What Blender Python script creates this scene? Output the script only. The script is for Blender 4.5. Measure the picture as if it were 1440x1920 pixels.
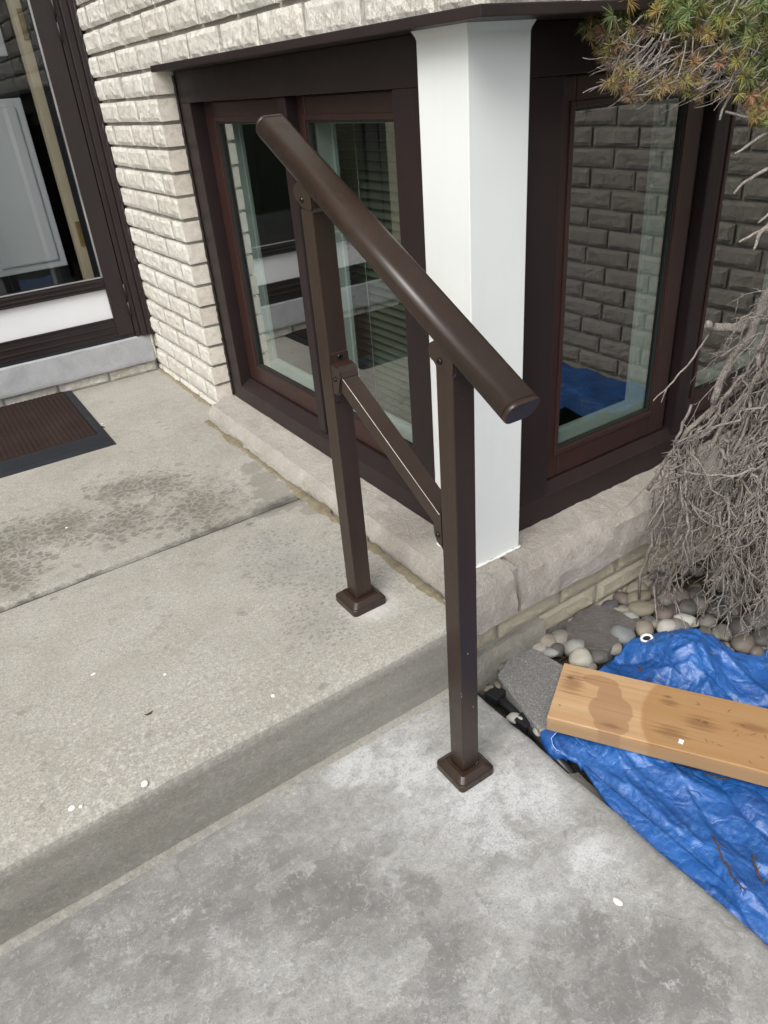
import bpy, bmesh, math, random
from mathutils import Vector, Matrix, noise
random.seed(7)
R = math.radians
sc = bpy.context.scene
for o in list(bpy.data.objects): bpy.data.objects.remove(o)
C = sc.collection

# ------------------------------------------------------------------ camera
cd = bpy.data.cameras.new('camera'); cam = bpy.data.objects.new('camera', cd); C.objects.link(cam)
cd.sensor_fit = 'VERTICAL'; cd.sensor_height = 36.0; cd.lens = 25.606; cd.clip_start = 0.02; cd.clip_end = 500
_r = Vector((0.82377279, -0.56208926, -0.07385158)); _u = Vector((0.34032581, 0.3861178, 0.85737471)); _f = Vector((0.45340571, 0.73141556, -0.50936682))
m = Matrix(((_r.x, _u.x, -_f.x, -0.8936), (_r.y, _u.y, -_f.y, -0.9171), (_r.z, _u.z, -_f.z, 0.9703), (0, 0, 0, 1)))
cam.matrix_world = m; sc.camera = cam

# ------------------------------------------------------------------ sky, sun, exposure (bright overcast day)
SUN_EL, SUN_AZ = R(50), R(238)          # azimuth clockwise from +Y
w = bpy.data.worlds.new('World'); sc.world = w; w.use_nodes = True
nt = w.node_tree; bg = nt.nodes['Background']
sky = nt.nodes.new('ShaderNodeTexSky'); sky.sky_type = 'NISHITA'; sky.sun_disc = False
sky.sun_elevation = SUN_EL; sky.sun_rotation = SUN_AZ; sky.air_density = 1.0; sky.dust_density = 4.0; sky.ozone_density = 1.0
hs = nt.nodes.new('ShaderNodeHueSaturation'); hs.inputs['Saturation'].default_value = 0.22
nt.links.new(sky.outputs[0], hs.inputs['Color']); nt.links.new(hs.outputs[0], bg.inputs['Color'])
bg.inputs['Strength'].default_value = 0.15
sl = bpy.data.lights.new('sun', 'SUN'); sl.energy = 1.3; sl.angle = R(36); sl.color = (1.0, 0.97, 0.93)
sun = bpy.data.objects.new('sun', sl); C.objects.link(sun)
_d = Vector((math.sin(SUN_AZ) * math.cos(SUN_EL), math.cos(SUN_AZ) * math.cos(SUN_EL), math.sin(SUN_EL)))
sun.rotation_euler = _d.to_track_quat('Z', 'Y').to_euler(); sun.location = (0, 0, 6)
sc.view_settings.view_transform = 'Standard'; sc.view_settings.look = 'None'
sc.view_settings.exposure = 0.62; sc.view_settings.gamma = 1.0; sc.view_settings.use_curve_mapping = False
sc.render.engine = 'CYCLES'
sc.cycles.max_bounces = 10; sc.cycles.transparent_max_bounces = 16; sc.cycles.use_denoising = True

# ------------------------------------------------------------------ node helper
class NT:
    def __init__(s, name, rough=0.6, spec=0.5):
        s.m = bpy.data.materials.new(name); s.m.use_nodes = True; s.t = s.m.node_tree
        s.b = s.t.nodes['Principled BSDF']; s.b.inputs['Roughness'].default_value = rough
        s.b.inputs['Specular IOR Level'].default_value = spec; s._v = None
    def n(s, k, **kw):
        x = s.t.nodes.new('ShaderNode' + k)
        for a, b in kw.items(): setattr(x, a, b)
        return x
    def put(s, sock, v):
        if hasattr(v, 'is_output'): s.t.links.new(v, sock)
        elif isinstance(v, (tuple, list)) and len(v) == 3 and sock.type == 'RGBA': sock.default_value = (*v, 1)
        else: sock.default_value = v
    def vec(s, rnd=0.0):
        if s._v is None:
            v = s.n('TexCoord').outputs['Object']
            if rnd:
                oi = s.n('ObjectInfo').outputs['Random']; q = s.math('MULTIPLY', oi, rnd)
                a = s.n('VectorMath', operation='ADD'); s.put(a.inputs[0], v); s.put(a.inputs[1], q); v = a.outputs[0]
            s._v = v
        return s._v
    def mapv(s, scale=(1, 1, 1), rot=(0, 0, 0), loc=(0, 0, 0), v=None):
        x = s.n('Mapping'); s.put(x.inputs['Vector'], v or s.vec())
        x.inputs['Scale'].default_value = scale; x.inputs['Rotation'].default_value = rot; x.inputs['Location'].default_value = loc
        return x.outputs[0]
    def noise(s, sc_, det=4, ro=0.55, v=None, dist=0.0, col=False):
        x = s.n('TexNoise'); s.put(x.inputs['Vector'], v or s.vec()); x.inputs['Scale'].default_value = sc_
        x.inputs['Detail'].default_value = det; x.inputs['Roughness'].default_value = ro; x.inputs['Distortion'].default_value = dist
        return x.outputs['Color' if col else 'Fac']
    def vor(s, sc_, v=None, feat='F1', out='Distance', rnd=1.0):
        x = s.n('TexVoronoi', feature=feat); s.put(x.inputs['Vector'], v or s.vec()); x.inputs['Scale'].default_value = sc_
        x.inputs['Randomness'].default_value = rnd
        return x.outputs[out]
    def wave(s, sc_, v=None, dist=0, det=2, dsc=1.0, typ='BANDS', dr='X', prof='SIN'):
        x = s.n('TexWave', wave_type=typ, wave_profile=prof)
        if typ == 'BANDS': x.bands_direction = dr
        s.put(x.inputs['Vector'], v or s.vec()); x.inputs['Scale'].default_value = sc_; x.inputs['Distortion'].default_value = dist
        x.inputs['Detail'].default_value = det; x.inputs['Detail Scale'].default_value = dsc
        return x.outputs['Fac']
    def ramp(s, f, *st):
        x = s.n('ValToRGB'); e = x.color_ramp.elements
        while len(e) < len(st): e.new(0.5)
        for i, (p, c) in enumerate(st):
            e[i].position = p; e[i].color = (c, c, c, 1) if isinstance(c, (int, float)) else (*c, 1)
        s.put(x.inputs[0], f); return x.outputs[0]
    def mix(s, f, a, b, mode='MIX'):
        x = s.n('Mix', data_type='RGBA', blend_type=mode)
        s.put(x.inputs[0], f); s.put(x.inputs[6], a); s.put(x.inputs[7], b); return x.outputs[2]
    def math(s, op, a, b=0.0, clamp=False):
        x = s.n('Math', operation=op, use_clamp=clamp); s.put(x.inputs[0], a); s.put(x.inputs[1], b); return x.outputs[0]
    def blobs(s, pts):
        """soft mask around the given (x, y, radius) spots of the object, for stains that have a place of their own"""
        acc = None
        for (x, y, r) in pts:
            d = s.n('VectorMath', operation='DISTANCE'); mp = s.n('VectorMath', operation='MULTIPLY')
            s.put(mp.inputs[0], s.vec()); mp.inputs[1].default_value = (1, 1, 0)
            s.put(d.inputs[0], mp.outputs[0]); d.inputs[1].default_value = (x, y, 0)
            q = s.math('SUBTRACT', 1.0, s.math('DIVIDE', d.outputs['Value'], r), True)
            acc = q if acc is None else s.math('MAXIMUM', acc, q)
        return acc
    def bump(s, h, st=0.5, d=0.002, prev=None):
        x = s.n('Bump'); x.inputs['Strength'].default_value = st; x.inputs['Distance'].default_value = d
        s.put(x.inputs['Height'], h)
        if prev is not None: s.put(x.inputs['Normal'], prev)
        return x.outputs[0]
    def sepz(s, ax='Z'):
        x = s.n('SeparateXYZ'); s.put(x.inputs[0], s.vec()); return x.outputs[ax]
    def done(s, col=None, rough=None, nrm=None):
        if col is not None: s.put(s.b.inputs['Base Color'], col)
        if rough is not None: s.put(s.b.inputs['Roughness'], rough)
        if nrm is not None: s.put(s.b.inputs['Normal'], nrm)
        return s.m

# ------------------------------------------------------------------ materials
def plain(name, c, rough=0.5, spec=0.5, var=0.12, bump=0.0, bsc=400, metal=0.0, rnd=3.0):
    t = NT(name, rough, spec); t.vec(rnd); t.b.inputs['Metallic'].default_value = metal
    f = t.noise(9, 5); c2 = tuple(x * (1 - var) for x in c); c1 = tuple(min(1, x * (1 + var)) for x in c)
    col = t.mix(t.ramp(f, (0.3, 0), (0.7, 1)), c2, c1)
    rr = t.math('ADD', rough - 0.06, t.math('MULTIPLY', t.noise(30, 3), 0.12))
    nn = t.bump(t.noise(bsc, 3), bump, 0.0006) if bump else None
    return t.done(col, rr, nn)

M = {}
def mk_landing():
    t = NT('landing_concrete', 0.85, 0.25)
    big = t.noise(2.2, 6, 0.6, dist=0.6); fine = t.noise(260, 3, 0.7); mid = t.noise(28, 6, 0.65)
    c = t.mix(t.ramp(big, (0.36, 0), (0.64, 1)), (0.255, 0.243, 0.213), (0.335, 0.322, 0.289))
    c = t.mix(t.ramp(mid, (0.35, 0), (0.7, 1)), c, t.mix(0.5, c, (0.385, 0.372, 0.333)))
    c = t.mix(t.math('MULTIPLY', t.ramp(fine, (0.38, 1), (0.52, 0)), 0.5), c, (0.20, 0.185, 0.16))
    c = t.mix(t.math('MULTIPLY', t.ramp(fine, (0.56, 0), (0.68, 1)), 0.45), c, (0.58, 0.56, 0.50))
    # coarser aggregate showing towards the worn nose
    y = t.sepz('Y'); wear = t.math('SUBTRACT', 1.0, t.math('MULTIPLY', t.math('ABSOLUTE', t.math('SUBTRACT', y, 0.05)), 3.2), True)
    wx = t.math('SUBTRACT', 0.15, t.math('MULTIPLY', t.sepz('X'), 1.1), True)
    wear = t.math('MULTIPLY', wear, wx)
    vd = t.vor(170); vc = t.vor(170, out='Color')
    pits = t.math('MULTIPLY', t.math('MULTIPLY', t.ramp(vd, (0.10, 1), (0.22, 0)), t.ramp(vc, (0.55, 0), (0.6, 1))), t.ramp(wear, (0.0, 0.0), (0.6, 1)))
    c = t.mix(t.math('MULTIPLY', pits, 0.8), c, (0.12, 0.11, 0.10))
    ag = t.vor(105); agc = t.vor(105, out='Color'); agm = t.math('MULTIPLY', t.math('MULTIPLY', t.ramp(ag, (0.22, 1), (0.34, 0)), t.ramp(agc, (0.66, 0), (0.72, 1))), t.ramp(wear, (0.25, 0), (0.7, 1)))
    c = t.mix(t.math('MULTIPLY', agm, 0.5), c, (0.54, 0.52, 0.47))
    wh = t.ramp(t.noise(60, 4, 0.7), (0.52, 0), (0.68, 1))
    c = t.mix(t.math('MULTIPLY', t.math('MULTIPLY', wh, wear), 0.6), c, (0.52, 0.505, 0.46))
    g2 = t.noise(120, 4, 0.75); c = t.mix(t.math('MULTIPLY', t.ramp(g2, (0.34, 1), (0.47, 0)), 0.42), c, (0.165, 0.152, 0.127)); c = t.mix(t.math('MULTIPLY', t.ramp(g2, (0.56, 0), (0.68, 1)), 0.34), c, (0.47, 0.455, 0.41))
    ph = t.math('MULTIPLY', t.ramp(t.vor(115), (0.10, 1), (0.2, 0)), t.ramp(t.vor(115, out='Color'), (0.78, 0), (0.80, 1))); c = t.mix(t.math('MULTIPLY', ph, 0.62), c, (0.085, 0.078, 0.068))
    bl = t.ramp(t.noise(4.5, 5, 0.6, dist=0.8), (0.45, 0), (0.68, 1)); c = t.mix(t.math('MULTIPLY', bl, 0.28), c, (0.215, 0.195, 0.155))
    # damp algae spots (cells with pale veins between them)
    wv = t.n('VectorMath', operation='ADD'); t.put(wv.inputs[0], t.vec())
    nz = t.n('VectorMath', operation='SCALE'); t.put(nz.inputs[0], t.noise(22, 3, col=True)); nz.inputs['Scale'].default_value = 0.035
    t.put(wv.inputs[1], nz.outputs[0])
    mapd = t.mapv((1.0, 1.25, 1.0), v=wv.outputs[0])
    cell = t.vor(46, v=mapd, feat='DISTANCE_TO_EDGE'); cid = t.vor(46, v=mapd, out='Color')
    mask = t.blobs([(-0.538, 1.085, .16), (-0.435, 1.05, .14), (-0.726, 0.985, .16), (-0.86, 1.0, .2), (-0.40, 0.835, .20), (-0.60, .90, .17), (-.95, .86, .25)])
    mask2 = t.blobs([(-0.342, 0.424, .15), (-0.334, 0.538, .11), (-0.30, 0.33, .11), (-0.39, 0.19, .12), (-.235, .26, .08)])
    mb = t.math('ADD', t.math('MULTIPLY', mask, 1.25), t.math('MULTIPLY', t.math('SUBTRACT', t.noise(13, 4, 0.6), 0.5), 1.5))
    sp = t.math('MULTIPLY', t.ramp(t.math('ADD', cell, t.math('MULTIPLY', t.math('SUBTRACT', t.noise(60, 3), 0.5), 0.25)), (0.05, 0), (0.13, 1)), t.ramp(t.math('ADD', t.math('MULTIPLY', mb, 0.8), t.math('MULTIPLY', cid, 0.75)), (0.62, 0), (1.1, 1)))
    c = t.mix(t.math('MULTIPLY', t.ramp(mb, (0.35, 0), (1.0, 1)), 0.30), c, (0.20, 0.19, 0.165))
    c = t.mix(t.math('MULTIPLY', sp, 0.62), c, (0.095, 0.088, 0.07))
    soft = t.ramp(t.math('ADD', t.math('MULTIPLY', mask, 0.8), t.math('MULTIPLY', t.math('SUBTRACT', t.noise(24, 6, 0.7, dist=0.8), 0.5), 1.8)), (0.4, 0), (0.95, 1))
    c = t.mix(t.math('MULTIPLY', soft, 0.45), c, (0.115, 0.105, 0.082))
    damp = t.ramp(t.math('ADD', t.blobs([(-.20, .78, .09), (-.19, .86, .07), (-.185, .95, .06), (-.19, .70, .08), (-.165, .62, .05), (-.26, .70, .07)]), t.math('MULTIPLY', t.math('SUBTRACT', t.noise(38, 5, 0.65), 0.5), 1.3)), (0.30, 0), (0.40, 1))
    c = t.mix(t.math('MULTIPLY', damp, 0.42), c, (0.13, 0.12, 0.10))
    cell2 = t.vor(78, v=mapd); cid2 = t.vor(78, v=mapd, out='Color')
    mb2 = t.math('ADD', t.math('MULTIPLY', mask2, 1.45), t.math('MULTIPLY', t.math('SUBTRACT', t.noise(16, 4, 0.6), 0.5), 1.3))
    sp2 = t.math('MULTIPLY', t.ramp(cell2, (0.26, 1), (0.40, 0)), t.ramp(t.math('ADD', mb2, t.math('MULTIPLY', cid2, 0.35)), (0.5, 0), (0.75, 1)))
    soft2 = t.ramp(t.math('ADD', t.math('MULTIPLY', mask2, 0.8), t.math('MULTIPLY', t.math('SUBTRACT', t.noise(30, 6, 0.72, dist=0.8), 0.5), 2.0)), (0.4, 0), (0.95, 1))
    c = t.mix(t.math('MULTIPLY', soft2, 0.40), c, (0.14, 0.132, 0.112)); c = t.mix(t.math('MULTIPLY', sp2, 0.52), c, (0.115, 0.108, 0.09))
    c = t.mix(t.math('MULTIPLY', t.ramp(mask2, (0.0, 0), (0.7, 1)), 0.22), c, (0.25, 0.245, 0.235))
    # pale cement dust round the post foot
    pd = t.blobs([(-0.272, 0.172, .11)]); c = t.mix(t.math('MULTIPLY', t.ramp(t.math('ADD', pd, t.math('MULTIPLY', t.noise(30, 4), 0.4)), (0.5, 0), (0.95, 1)), 0.45), c, (0.58, 0.57, 0.55))
    # dirt lying in and along the tooled joint
    jd = t.math('ABSOLUTE', t.math('SUBTRACT', y, t.math('ADD', 0.702, t.math('MULTIPLY', t.math('SUBTRACT', t.noise(35, 4, 0.7), 0.5), 0.035))))
    jd = t.math('DIVIDE', jd, t.ramp(t.math('ADD', t.sepz('X'), 1.0), (0.35, 0.9), (0.8, 2.4)))
    jm = t.math('MULTIPLY', t.ramp(jd, (0.004, 1), (0.013, 0)), t.ramp(t.noise(14, 4, 0.6, v=t.mapv((0.5, 1, 1))), (0.36, 0.15), (0.6, 1)))
    c = t.mix(t.math('MULTIPLY', jm, 0.85), c, (0.06, 0.055, 0.048))
    # riser: greyer weathered face
    zz = t.ramp(t.sepz('Z'), (0.0, 1), (1.0, 0))
    rz = t.math('MULTIPLY', t.math('SUBTRACT', 0, t.sepz('Z')), 30, True)
    c = t.mix(t.math('MULTIPLY', rz, 0.45), c, t.mix(t.ramp(t.noise(14, 5, 0.65, v=t.mapv((0.35, 1, 1.6))), (0.35, 0), (0.68, 1)), (0.172, 0.163, 0.142), (0.262, 0.25, 0.224)))
    h = t.math('ADD', t.math('MULTIPLY', fine, 0.6), t.math('MULTIPLY', mid, 0.8))
    h = t.math('SUBTRACT', h, t.math('MULTIPLY', pits, 0.9))
    return t.done(c, t.math('SUBTRACT', 0.88, t.math('MULTIPLY', sp, 0.3)), t.bump(h, 0.45, 0.0016))
M['landing'] = mk_landing()

def mk_slab():
    t = NT('walkway_cement', 0.75, 0.3)
    warp = t.n('VectorMath', operation='ADD'); t.put(warp.inputs[0], t.vec())
    s_ = t.n('VectorMath', operation='SCALE'); t.put(s_.inputs[0], t.noise(7, 5, 0.65, col=True)); s_.inputs['Scale'].default_value = 0.11
    t.put(warp.inputs[1], s_.outputs[0]); wv = warp.outputs[0]
    big = t.noise(2.6, 6, 0.6, v=wv); md = t.noise(8.5, 7, 0.62, v=wv); st = t.noise(9, 6, 0.7, v=t.mapv((1.0, 3.6, 1), (0, 0, R(24))))
    c = t.mix(t.ramp(big, (0.36, 0), (0.62, 1)), (0.228, 0.224, 0.210), (0.315, 0.312, 0.296))
    c = t.mix(t.math('MULTIPLY', t.ramp(st, (0.4, 0), (0.68, 1)), 0.45), c, (0.345, 0.345, 0.332))
    flake = t.ramp(md, (0.545, 0), (0.565, 1)); fl2 = t.ramp(t.noise(5.2, 8, 0.62, v=wv), (0.585, 0), (0.605, 1))
    fl3 = t.ramp(t.noise(6.2, 8, 0.6, v=t.mapv(loc=(3, 1, 0), v=wv)), (0.575, 0), (0.60, 1))
    c = t.mix(t.math('MULTIPLY', flake, 0.30), c, (0.39, 0.392, 0.377))
    c = t.mix(t.math('MULTIPLY', fl3, 0.34), c, (0.145, 0.143, 0.136))
    # darker smooth trowelled zones and pale bloom zones where the photo has them
    nz = t.math('MULTIPLY', t.math('SUBTRACT', t.noise(6, 6, 0.62, v=wv), 0.5), 1.6)
    dk = t.ramp(t.math('ADD', t.blobs([(-0.93, -0.06, .32), (-.72, -.10, .22), (-0.36, -0.60, .17), (-.29, -.63, .13), (-.60, -.27, .15), (-.52, -.40, .07), (-.57, -.44, .075), (-1.15, -.1, .35), (-.5, -.62, .12)]), nz), (0.15, 0), (0.75, 1))
    c = t.mix(t.math('MULTIPLY', t.math('MULTIPLY', dk, t.ramp(st, (0.3, 1), (0.75, 0.5))), 0.56), c, (0.108, 0.104, 0.096))
    lt = t.ramp(t.math('ADD', t.blobs([(-.33, -.17, .20), (-.33, .0, .13), (-.20, -.28, .17), (-.43, -.03, .10), (-.22, -.44, .10), (-.36, -.40, .12)]), nz), (0.25, 0), (0.75, 1))
    c = t.mix(t.math('MULTIPLY', lt, 0.58), c, (0.44, 0.445, 0.437))
    wht = t.ramp(t.math('ADD', t.blobs([(-.30, -.19, .15), (-.36, -.06, .12), (-.24, -.27, .12), (-.45, .0, .10), (-.34, -.30, .10), (-.22, -.42, .08)]), t.math('MULTIPLY', t.math('SUBTRACT', t.noise(22, 8, 0.7, v=wv), 0.5), 2.4)), (0.42, 0), (0.75, 1))
    c = t.mix(t.math('MULTIPLY', wht, 0.55), c, (0.56, 0.57, 0.575))
    nn = t.noise(26, 8, 0.68, v=wv); c = t.mix(t.math('MULTIPLY', t.ramp(nn, (0.40, 1), (0.50, 0)), 0.28), c, (0.15, 0.148, 0.14)); c = t.mix(t.math('MULTIPLY', t.ramp(nn, (0.53, 0), (0.62, 1)), 0.25), c, (0.46, 0.46, 0.445))
    d2 = t.ramp(t.math('ADD', t.blobs([(-.52, -.40, .07), (-.575, -.44, .08), (-.37, -.60, .13), (-.28, -.66, .11), (-.33, -.52, .05), (-.42, -.52, .06), (-.50, -.31, .05), (-.64, -.20, .10)]), t.math('MULTIPLY', t.math('SUBTRACT', t.noise(15, 9, 0.66, v=wv, dist=0.7), 0.5), 3.0)), (0.36, 0), (0.42, 1))
    c = t.mix(t.math('MULTIPLY', d2, 0.36), c, (0.115, 0.112, 0.105))
    crk = t.ramp(t.noise(42, 6, 0.75, v=wv), (0.55, 0), (0.68, 1))
    c = t.mix(t.math('MULTIPLY', t.math('MULTIPLY', crk, t.ramp(t.noise(5, 4, v=wv), (0.45, 0), (0.62, 1))), 0.6), c, (0.55, 0.56, 0.565))
    edge = t.ramp(t.math('ABSOLUTE', t.math('SUBTRACT', md, 0.555)), (0.0, 1), (0.008, 0))
    c = t.mix(t.math('MULTIPLY', edge, 0.40), c, (0.47, 0.475, 0.46))
    edge2 = t.ramp(t.math('ABSOLUTE', t.math('SUBTRACT', t.noise(5.2, 8, 0.62, v=wv), 0.595)), (0.0, 1), (0.010, 0))
    c = t.mix(t.math('MULTIPLY', edge2, 0.14), c, (0.10, 0.10, 0.096))
    fine = t.noise(300, 3, 0.7); c = t.mix(t.math('MULTIPLY', t.ramp(fine, (0.36, 1), (0.5, 0)), 0.45), c, (0.14, 0.137, 0.128))
    mf = t.noise(95, 5, 0.75, dist=0.6); c = t.mix(t.math('MULTIPLY', t.ramp(mf, (0.30, 1), (0.46, 0)), 0.35), c, (0.13, 0.128, 0.12)); c = t.mix(t.math('MULTIPLY', t.ramp(mf, (0.58, 0), (0.70, 1)), 0.45), c, (0.50, 0.50, 0.485))
    trow = t.noise(30, 5, 0.7, v=t.mapv((0.35, 3.0, 1), (0, 0, R(27)), v=wv)); c = t.mix(t.math('MULTIPLY', t.ramp(trow, (0.35, 1), (0.5, 0)), 0.22), c, (0.15, 0.148, 0.14))
    pb_ = t.math('MULTIPLY', t.ramp(t.vor(60), (0.05, 1), (0.12, 0)), t.ramp(t.vor(60, out='Color'), (0.80, 0), (0.82, 1))); c = t.mix(t.math('MULTIPLY', pb_, 0.6), c, (0.09, 0.088, 0.08))
    h = t.math('ADD', t.math('MULTIPLY', flake, 0.10), t.math('MULTIPLY', fl2, 0.12)); h = t.math('ADD', h, t.math('MULTIPLY', crk, 0.12))
    h = t.math('ADD', h, t.math('MULTIPLY', st, 0.55)); h = t.math('ADD', h, t.math('ADD', t.math('MULTIPLY', fine, 0.25), t.math('ADD', t.math('MULTIPLY', mf, 0.5), t.math('MULTIPLY', trow, 0.35)))); h = t.math('ADD', h, t.math('MULTIPLY', md, 0.9))
    return t.done(c, t.math('ADD', 0.62, t.math('MULTIPLY', big, 0.25)), t.bump(h, 0.5, 0.003))
M['slab'] = mk_slab()

def mk_brick(name, c1, c2, sp, relief):
    t = NT(name, 0.9, 0.2); t.vec(40.0)
    oi = t.n('ObjectInfo').outputs['Random']
    c = t.mix(oi, c1, c2); a = t.noise(26, 6, 0.7, dist=1.2); f = t.noise(170, 4, 0.75)
    c = t.mix(t.math('MULTIPLY', t.ramp(a, (0.42, 1), (0.56, 0)), 0.30), c, (0.36, 0.325, 0.265))
    c = t.mix(t.math('MULTIPLY', t.ramp(f, (0.62, 0), (0.74, 1)), 0.35), c, (0.80, 0.78, 0.72))
    c = t.mix(t.math('MULTIPLY', t.ramp(f, (0.28, 1), (0.37, 0)), sp), c, (0.14, 0.115, 0.085))
    rid = t.noise(42, 6, 0.62, v=t.mapv((1, 1.5, 0.8), (0.5, 0, 0)), dist=2.0)
    crack = t.ramp(t.math('ABSOLUTE', t.math('SUBTRACT', rid, 0.5)), (0.0, 1), (0.035, 0))
    c = t.mix(t.math('MULTIPLY', t.math('MULTIPLY', crack, t.ramp(a, (0.45, 1), (0.6, 0))), 0.30 * relief), c, (0.26, 0.235, 0.19))
    fr2 = t.noise(95, 6, 0.7, v=t.mapv((1, 1.3, 0.55), (0.35, 0, 0)), dist=1.5); lines = t.ramp(t.math('ABSOLUTE', t.math('SUBTRACT', fr2, 0.5)), (0.0, 1), (0.05, 0))
    c = t.mix(t.math('MULTIPLY', t.math('MULTIPLY', lines, t.ramp(t.noise(18, 3), (0.4, 0), (0.6, 1))), 0.26 * relief), c, (0.33, 0.30, 0.25))
    h = t.math('ADD', t.math('MULTIPLY', rid, 0.8), t.math('MULTIPLY', f, 0.35)); h = t.math('SUBTRACT', h, t.math('MULTIPLY', crack, 0.25)); h = t.math('ADD', h, t.math('MULTIPLY', fr2, 0.5))
    return t.done(c, None, t.bump(h, 0.75 * relief, 0.006))
M['brick'] = mk_brick('rock_face_brick', (0.66, 0.635, 0.565), (0.745, 0.725, 0.665), 0.45, 1.0)
M['brick_end'] = mk_brick('smooth_brick_end', (0.66, 0.605, 0.525), (0.72, 0.675, 0.60), 0.7, 0.35)
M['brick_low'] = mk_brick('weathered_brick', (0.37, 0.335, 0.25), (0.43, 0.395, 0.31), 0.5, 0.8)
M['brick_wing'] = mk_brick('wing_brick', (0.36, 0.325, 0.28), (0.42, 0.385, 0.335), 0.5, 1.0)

def mk_rough(name, c1, c2, c3, sc_=12, bsc=60, bst=0.6, bd=0.004, rough=0.9, rnd=5.0, speck=None):
    t = NT(name, rough, 0.25); t.vec(rnd)
    a = t.noise(sc_, 6, 0.65, dist=0.8); f = t.noise(bsc * 3, 4, 0.75)
    c = t.mix(t.ramp(a, (0.34, 0), (0.66, 1)), c1, c2); c = t.mix(t.math('MULTIPLY', t.ramp(f, (0.5, 0), (0.68, 1)), 0.5), c, c3)
    if speck:
        vcol = t.vor(520, out='Color')
        c = t.mix(t.math('MULTIPLY', t.ramp(vcol, (0.74, 0), (0.82, 1)), 0.42), c, speck[0]); c = t.mix(t.math('MULTIPLY', t.ramp(vcol, (0.25, 1), (0.30, 0)), 0.6), c, speck[1])
    h = t.math('ADD', t.noise(bsc, 6, 0.7), t.math('MULTIPLY', f, 0.4))
    return t.done(c, None, t.bump(h, bst, bd))
M['mortar'] = mk_rough('mortar', (0.25, 0.236, 0.21), (0.33, 0.315, 0.285), (0.40, 0.385, 0.35), 20, 90)
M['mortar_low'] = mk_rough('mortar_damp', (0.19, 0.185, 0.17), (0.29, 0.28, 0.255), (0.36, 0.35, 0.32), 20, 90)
M['sill'] = mk_rough('sill_limestone', (0.285, 0.26, 0.226), (0.37, 0.345, 0.308), (0.49, 0.47, 0.435), 11, 55, 0.9, 0.007)
M['footing'] = mk_rough('footing_concrete', (0.16, 0.152, 0.125), (0.225, 0.214, 0.185), (0.29, 0.278, 0.25), 8, 60, 0.8, 0.006)
M['threshold'] = mk_rough('threshold_stone', (0.28, 0.284, 0.295), (0.36, 0.365, 0.375), (0.44, 0.445, 0.45), 12, 90, 0.25, 0.002, 0.7)
M['grout'] = mk_rough('sandy_grout', (0.19, 0.155, 0.095), (0.29, 0.25, 0.17), (0.44, 0.40, 0.31), 45, 220, 1.0, 0.006)
M['soil'] = mk_rough('soil', (0.035, 0.028, 0.02), (0.07, 0.058, 0.042), (0.11, 0.095, 0.075), 15, 90, 1.0, 0.01)
M['lawn'] = mk_rough('lawn_ground', (0.03, 0.055, 0.018), (0.06, 0.09, 0.03), (0.10, 0.11, 0.05), 3, 40, 1.0, 0.03)
M['paver'] = mk_rough('paver_concrete', (0.145, 0.143, 0.137), (0.19, 0.188, 0.182), (0.24, 0.237, 0.23), 10, 120, 0.8, 0.004, 0.9, 5, ((0.45, 0.44, 0.42), (0.08, 0.078, 0.075)))
M['darkrock'] = mk_rough('dark_flat_rock', (0.08, 0.071, 0.066), (0.12, 0.109, 0.102), (0.17, 0.158, 0.15), 14, 80, 0.9, 0.005)
M['trim'] = plain('dark_brown_trim', (0.0185, 0.0112, 0.0112), 0.45, 0.3, 0.12, 0.12, 120)
M['steel'] = plain('painted_lintel', (0.018, 0.011, 0.0115), 0.45, 0.4, 0.2, 0.5, 90)
M['sash'] = plain('red_brown_sash', (0.030, 0.0128, 0.0102), 0.42, 0.45, 0.15, 0.05)
M['rail'] = plain('bronze_powder_coat', (0.0215, 0.0128, 0.0088), 0.36, 0.6, 0.06, 0.06, 900)
def speckled(name, base, rough, spec, speck, dens, sc_, var):
    t = NT(name, rough, spec); f = t.noise(9, 5); c = t.mix(t.ramp(f, (0.3, 0), (0.7, 1)), tuple(x * (1 - var) for x in base), tuple(min(1, x * (1 + var)) for x in base))
    vd = t.vor(sc_); vc = t.vor(sc_, out='Color'); mk = t.math('MULTIPLY', t.ramp(vd, (0.06, 1), (0.12, 0)), t.ramp(vc, (dens, 0), (dens + .01, 1)))
    c = t.mix(t.math('MULTIPLY', mk, 0.75), c, speck)
    st = t.ramp(t.noise(7, 5, 0.65, v=t.mapv((6, 6, 0.5))), (0.5, 0), (0.8, 1)); c = t.mix(t.math('MULTIPLY', st, 0.10), c, tuple(0.55 * x + 0.45 * y for x, y in zip(base, speck)))
    dust = t.ramp(t.noise(26, 6, 0.7), (0.50, 0), (0.78, 1)); rr = t.math('ADD', rough - .05, t.math('MULTIPLY', dust, 0.18))
    return t.done(c, rr, t.bump(t.noise(700, 2), 0.06, 0.0006))
M['rail'] = speckled('bronze_powder_coat', (0.0245, 0.0138, 0.0088), 0.38, 0.5, (0.16, 0.13, 0.11), 0.86, 95, 0.08)
M['screw'] = plain('black_screw', (0.02, 0.018, 0.017), 0.25, 0.6, 0.1, 0, metal=0.7)
M['scuff'] = plain('bare_scuff', (0.42, 0.38, 0.34), 0.5, 0.4, 0.2)
M['white'] = plain('white_post_paint', (0.70, 0.72, 0.705), 0.42, 0.4, 0.015, 0.03, 60)
M['white'] = speckled('white_post_paint', (0.70, 0.718, 0.702), 0.42, 0.4, (0.30, 0.28, 0.25), 0.93, 26, 0.015)
M['caulk'] = plain('white_caulk', (0.72, 0.72, 0.69), 0.6, 0.3, 0.05)
M['caulk_dark'] = plain('black_caulk', (0.02, 0.014, 0.012), 0.5, 0.4, 0.2, 0.8, 150)
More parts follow.
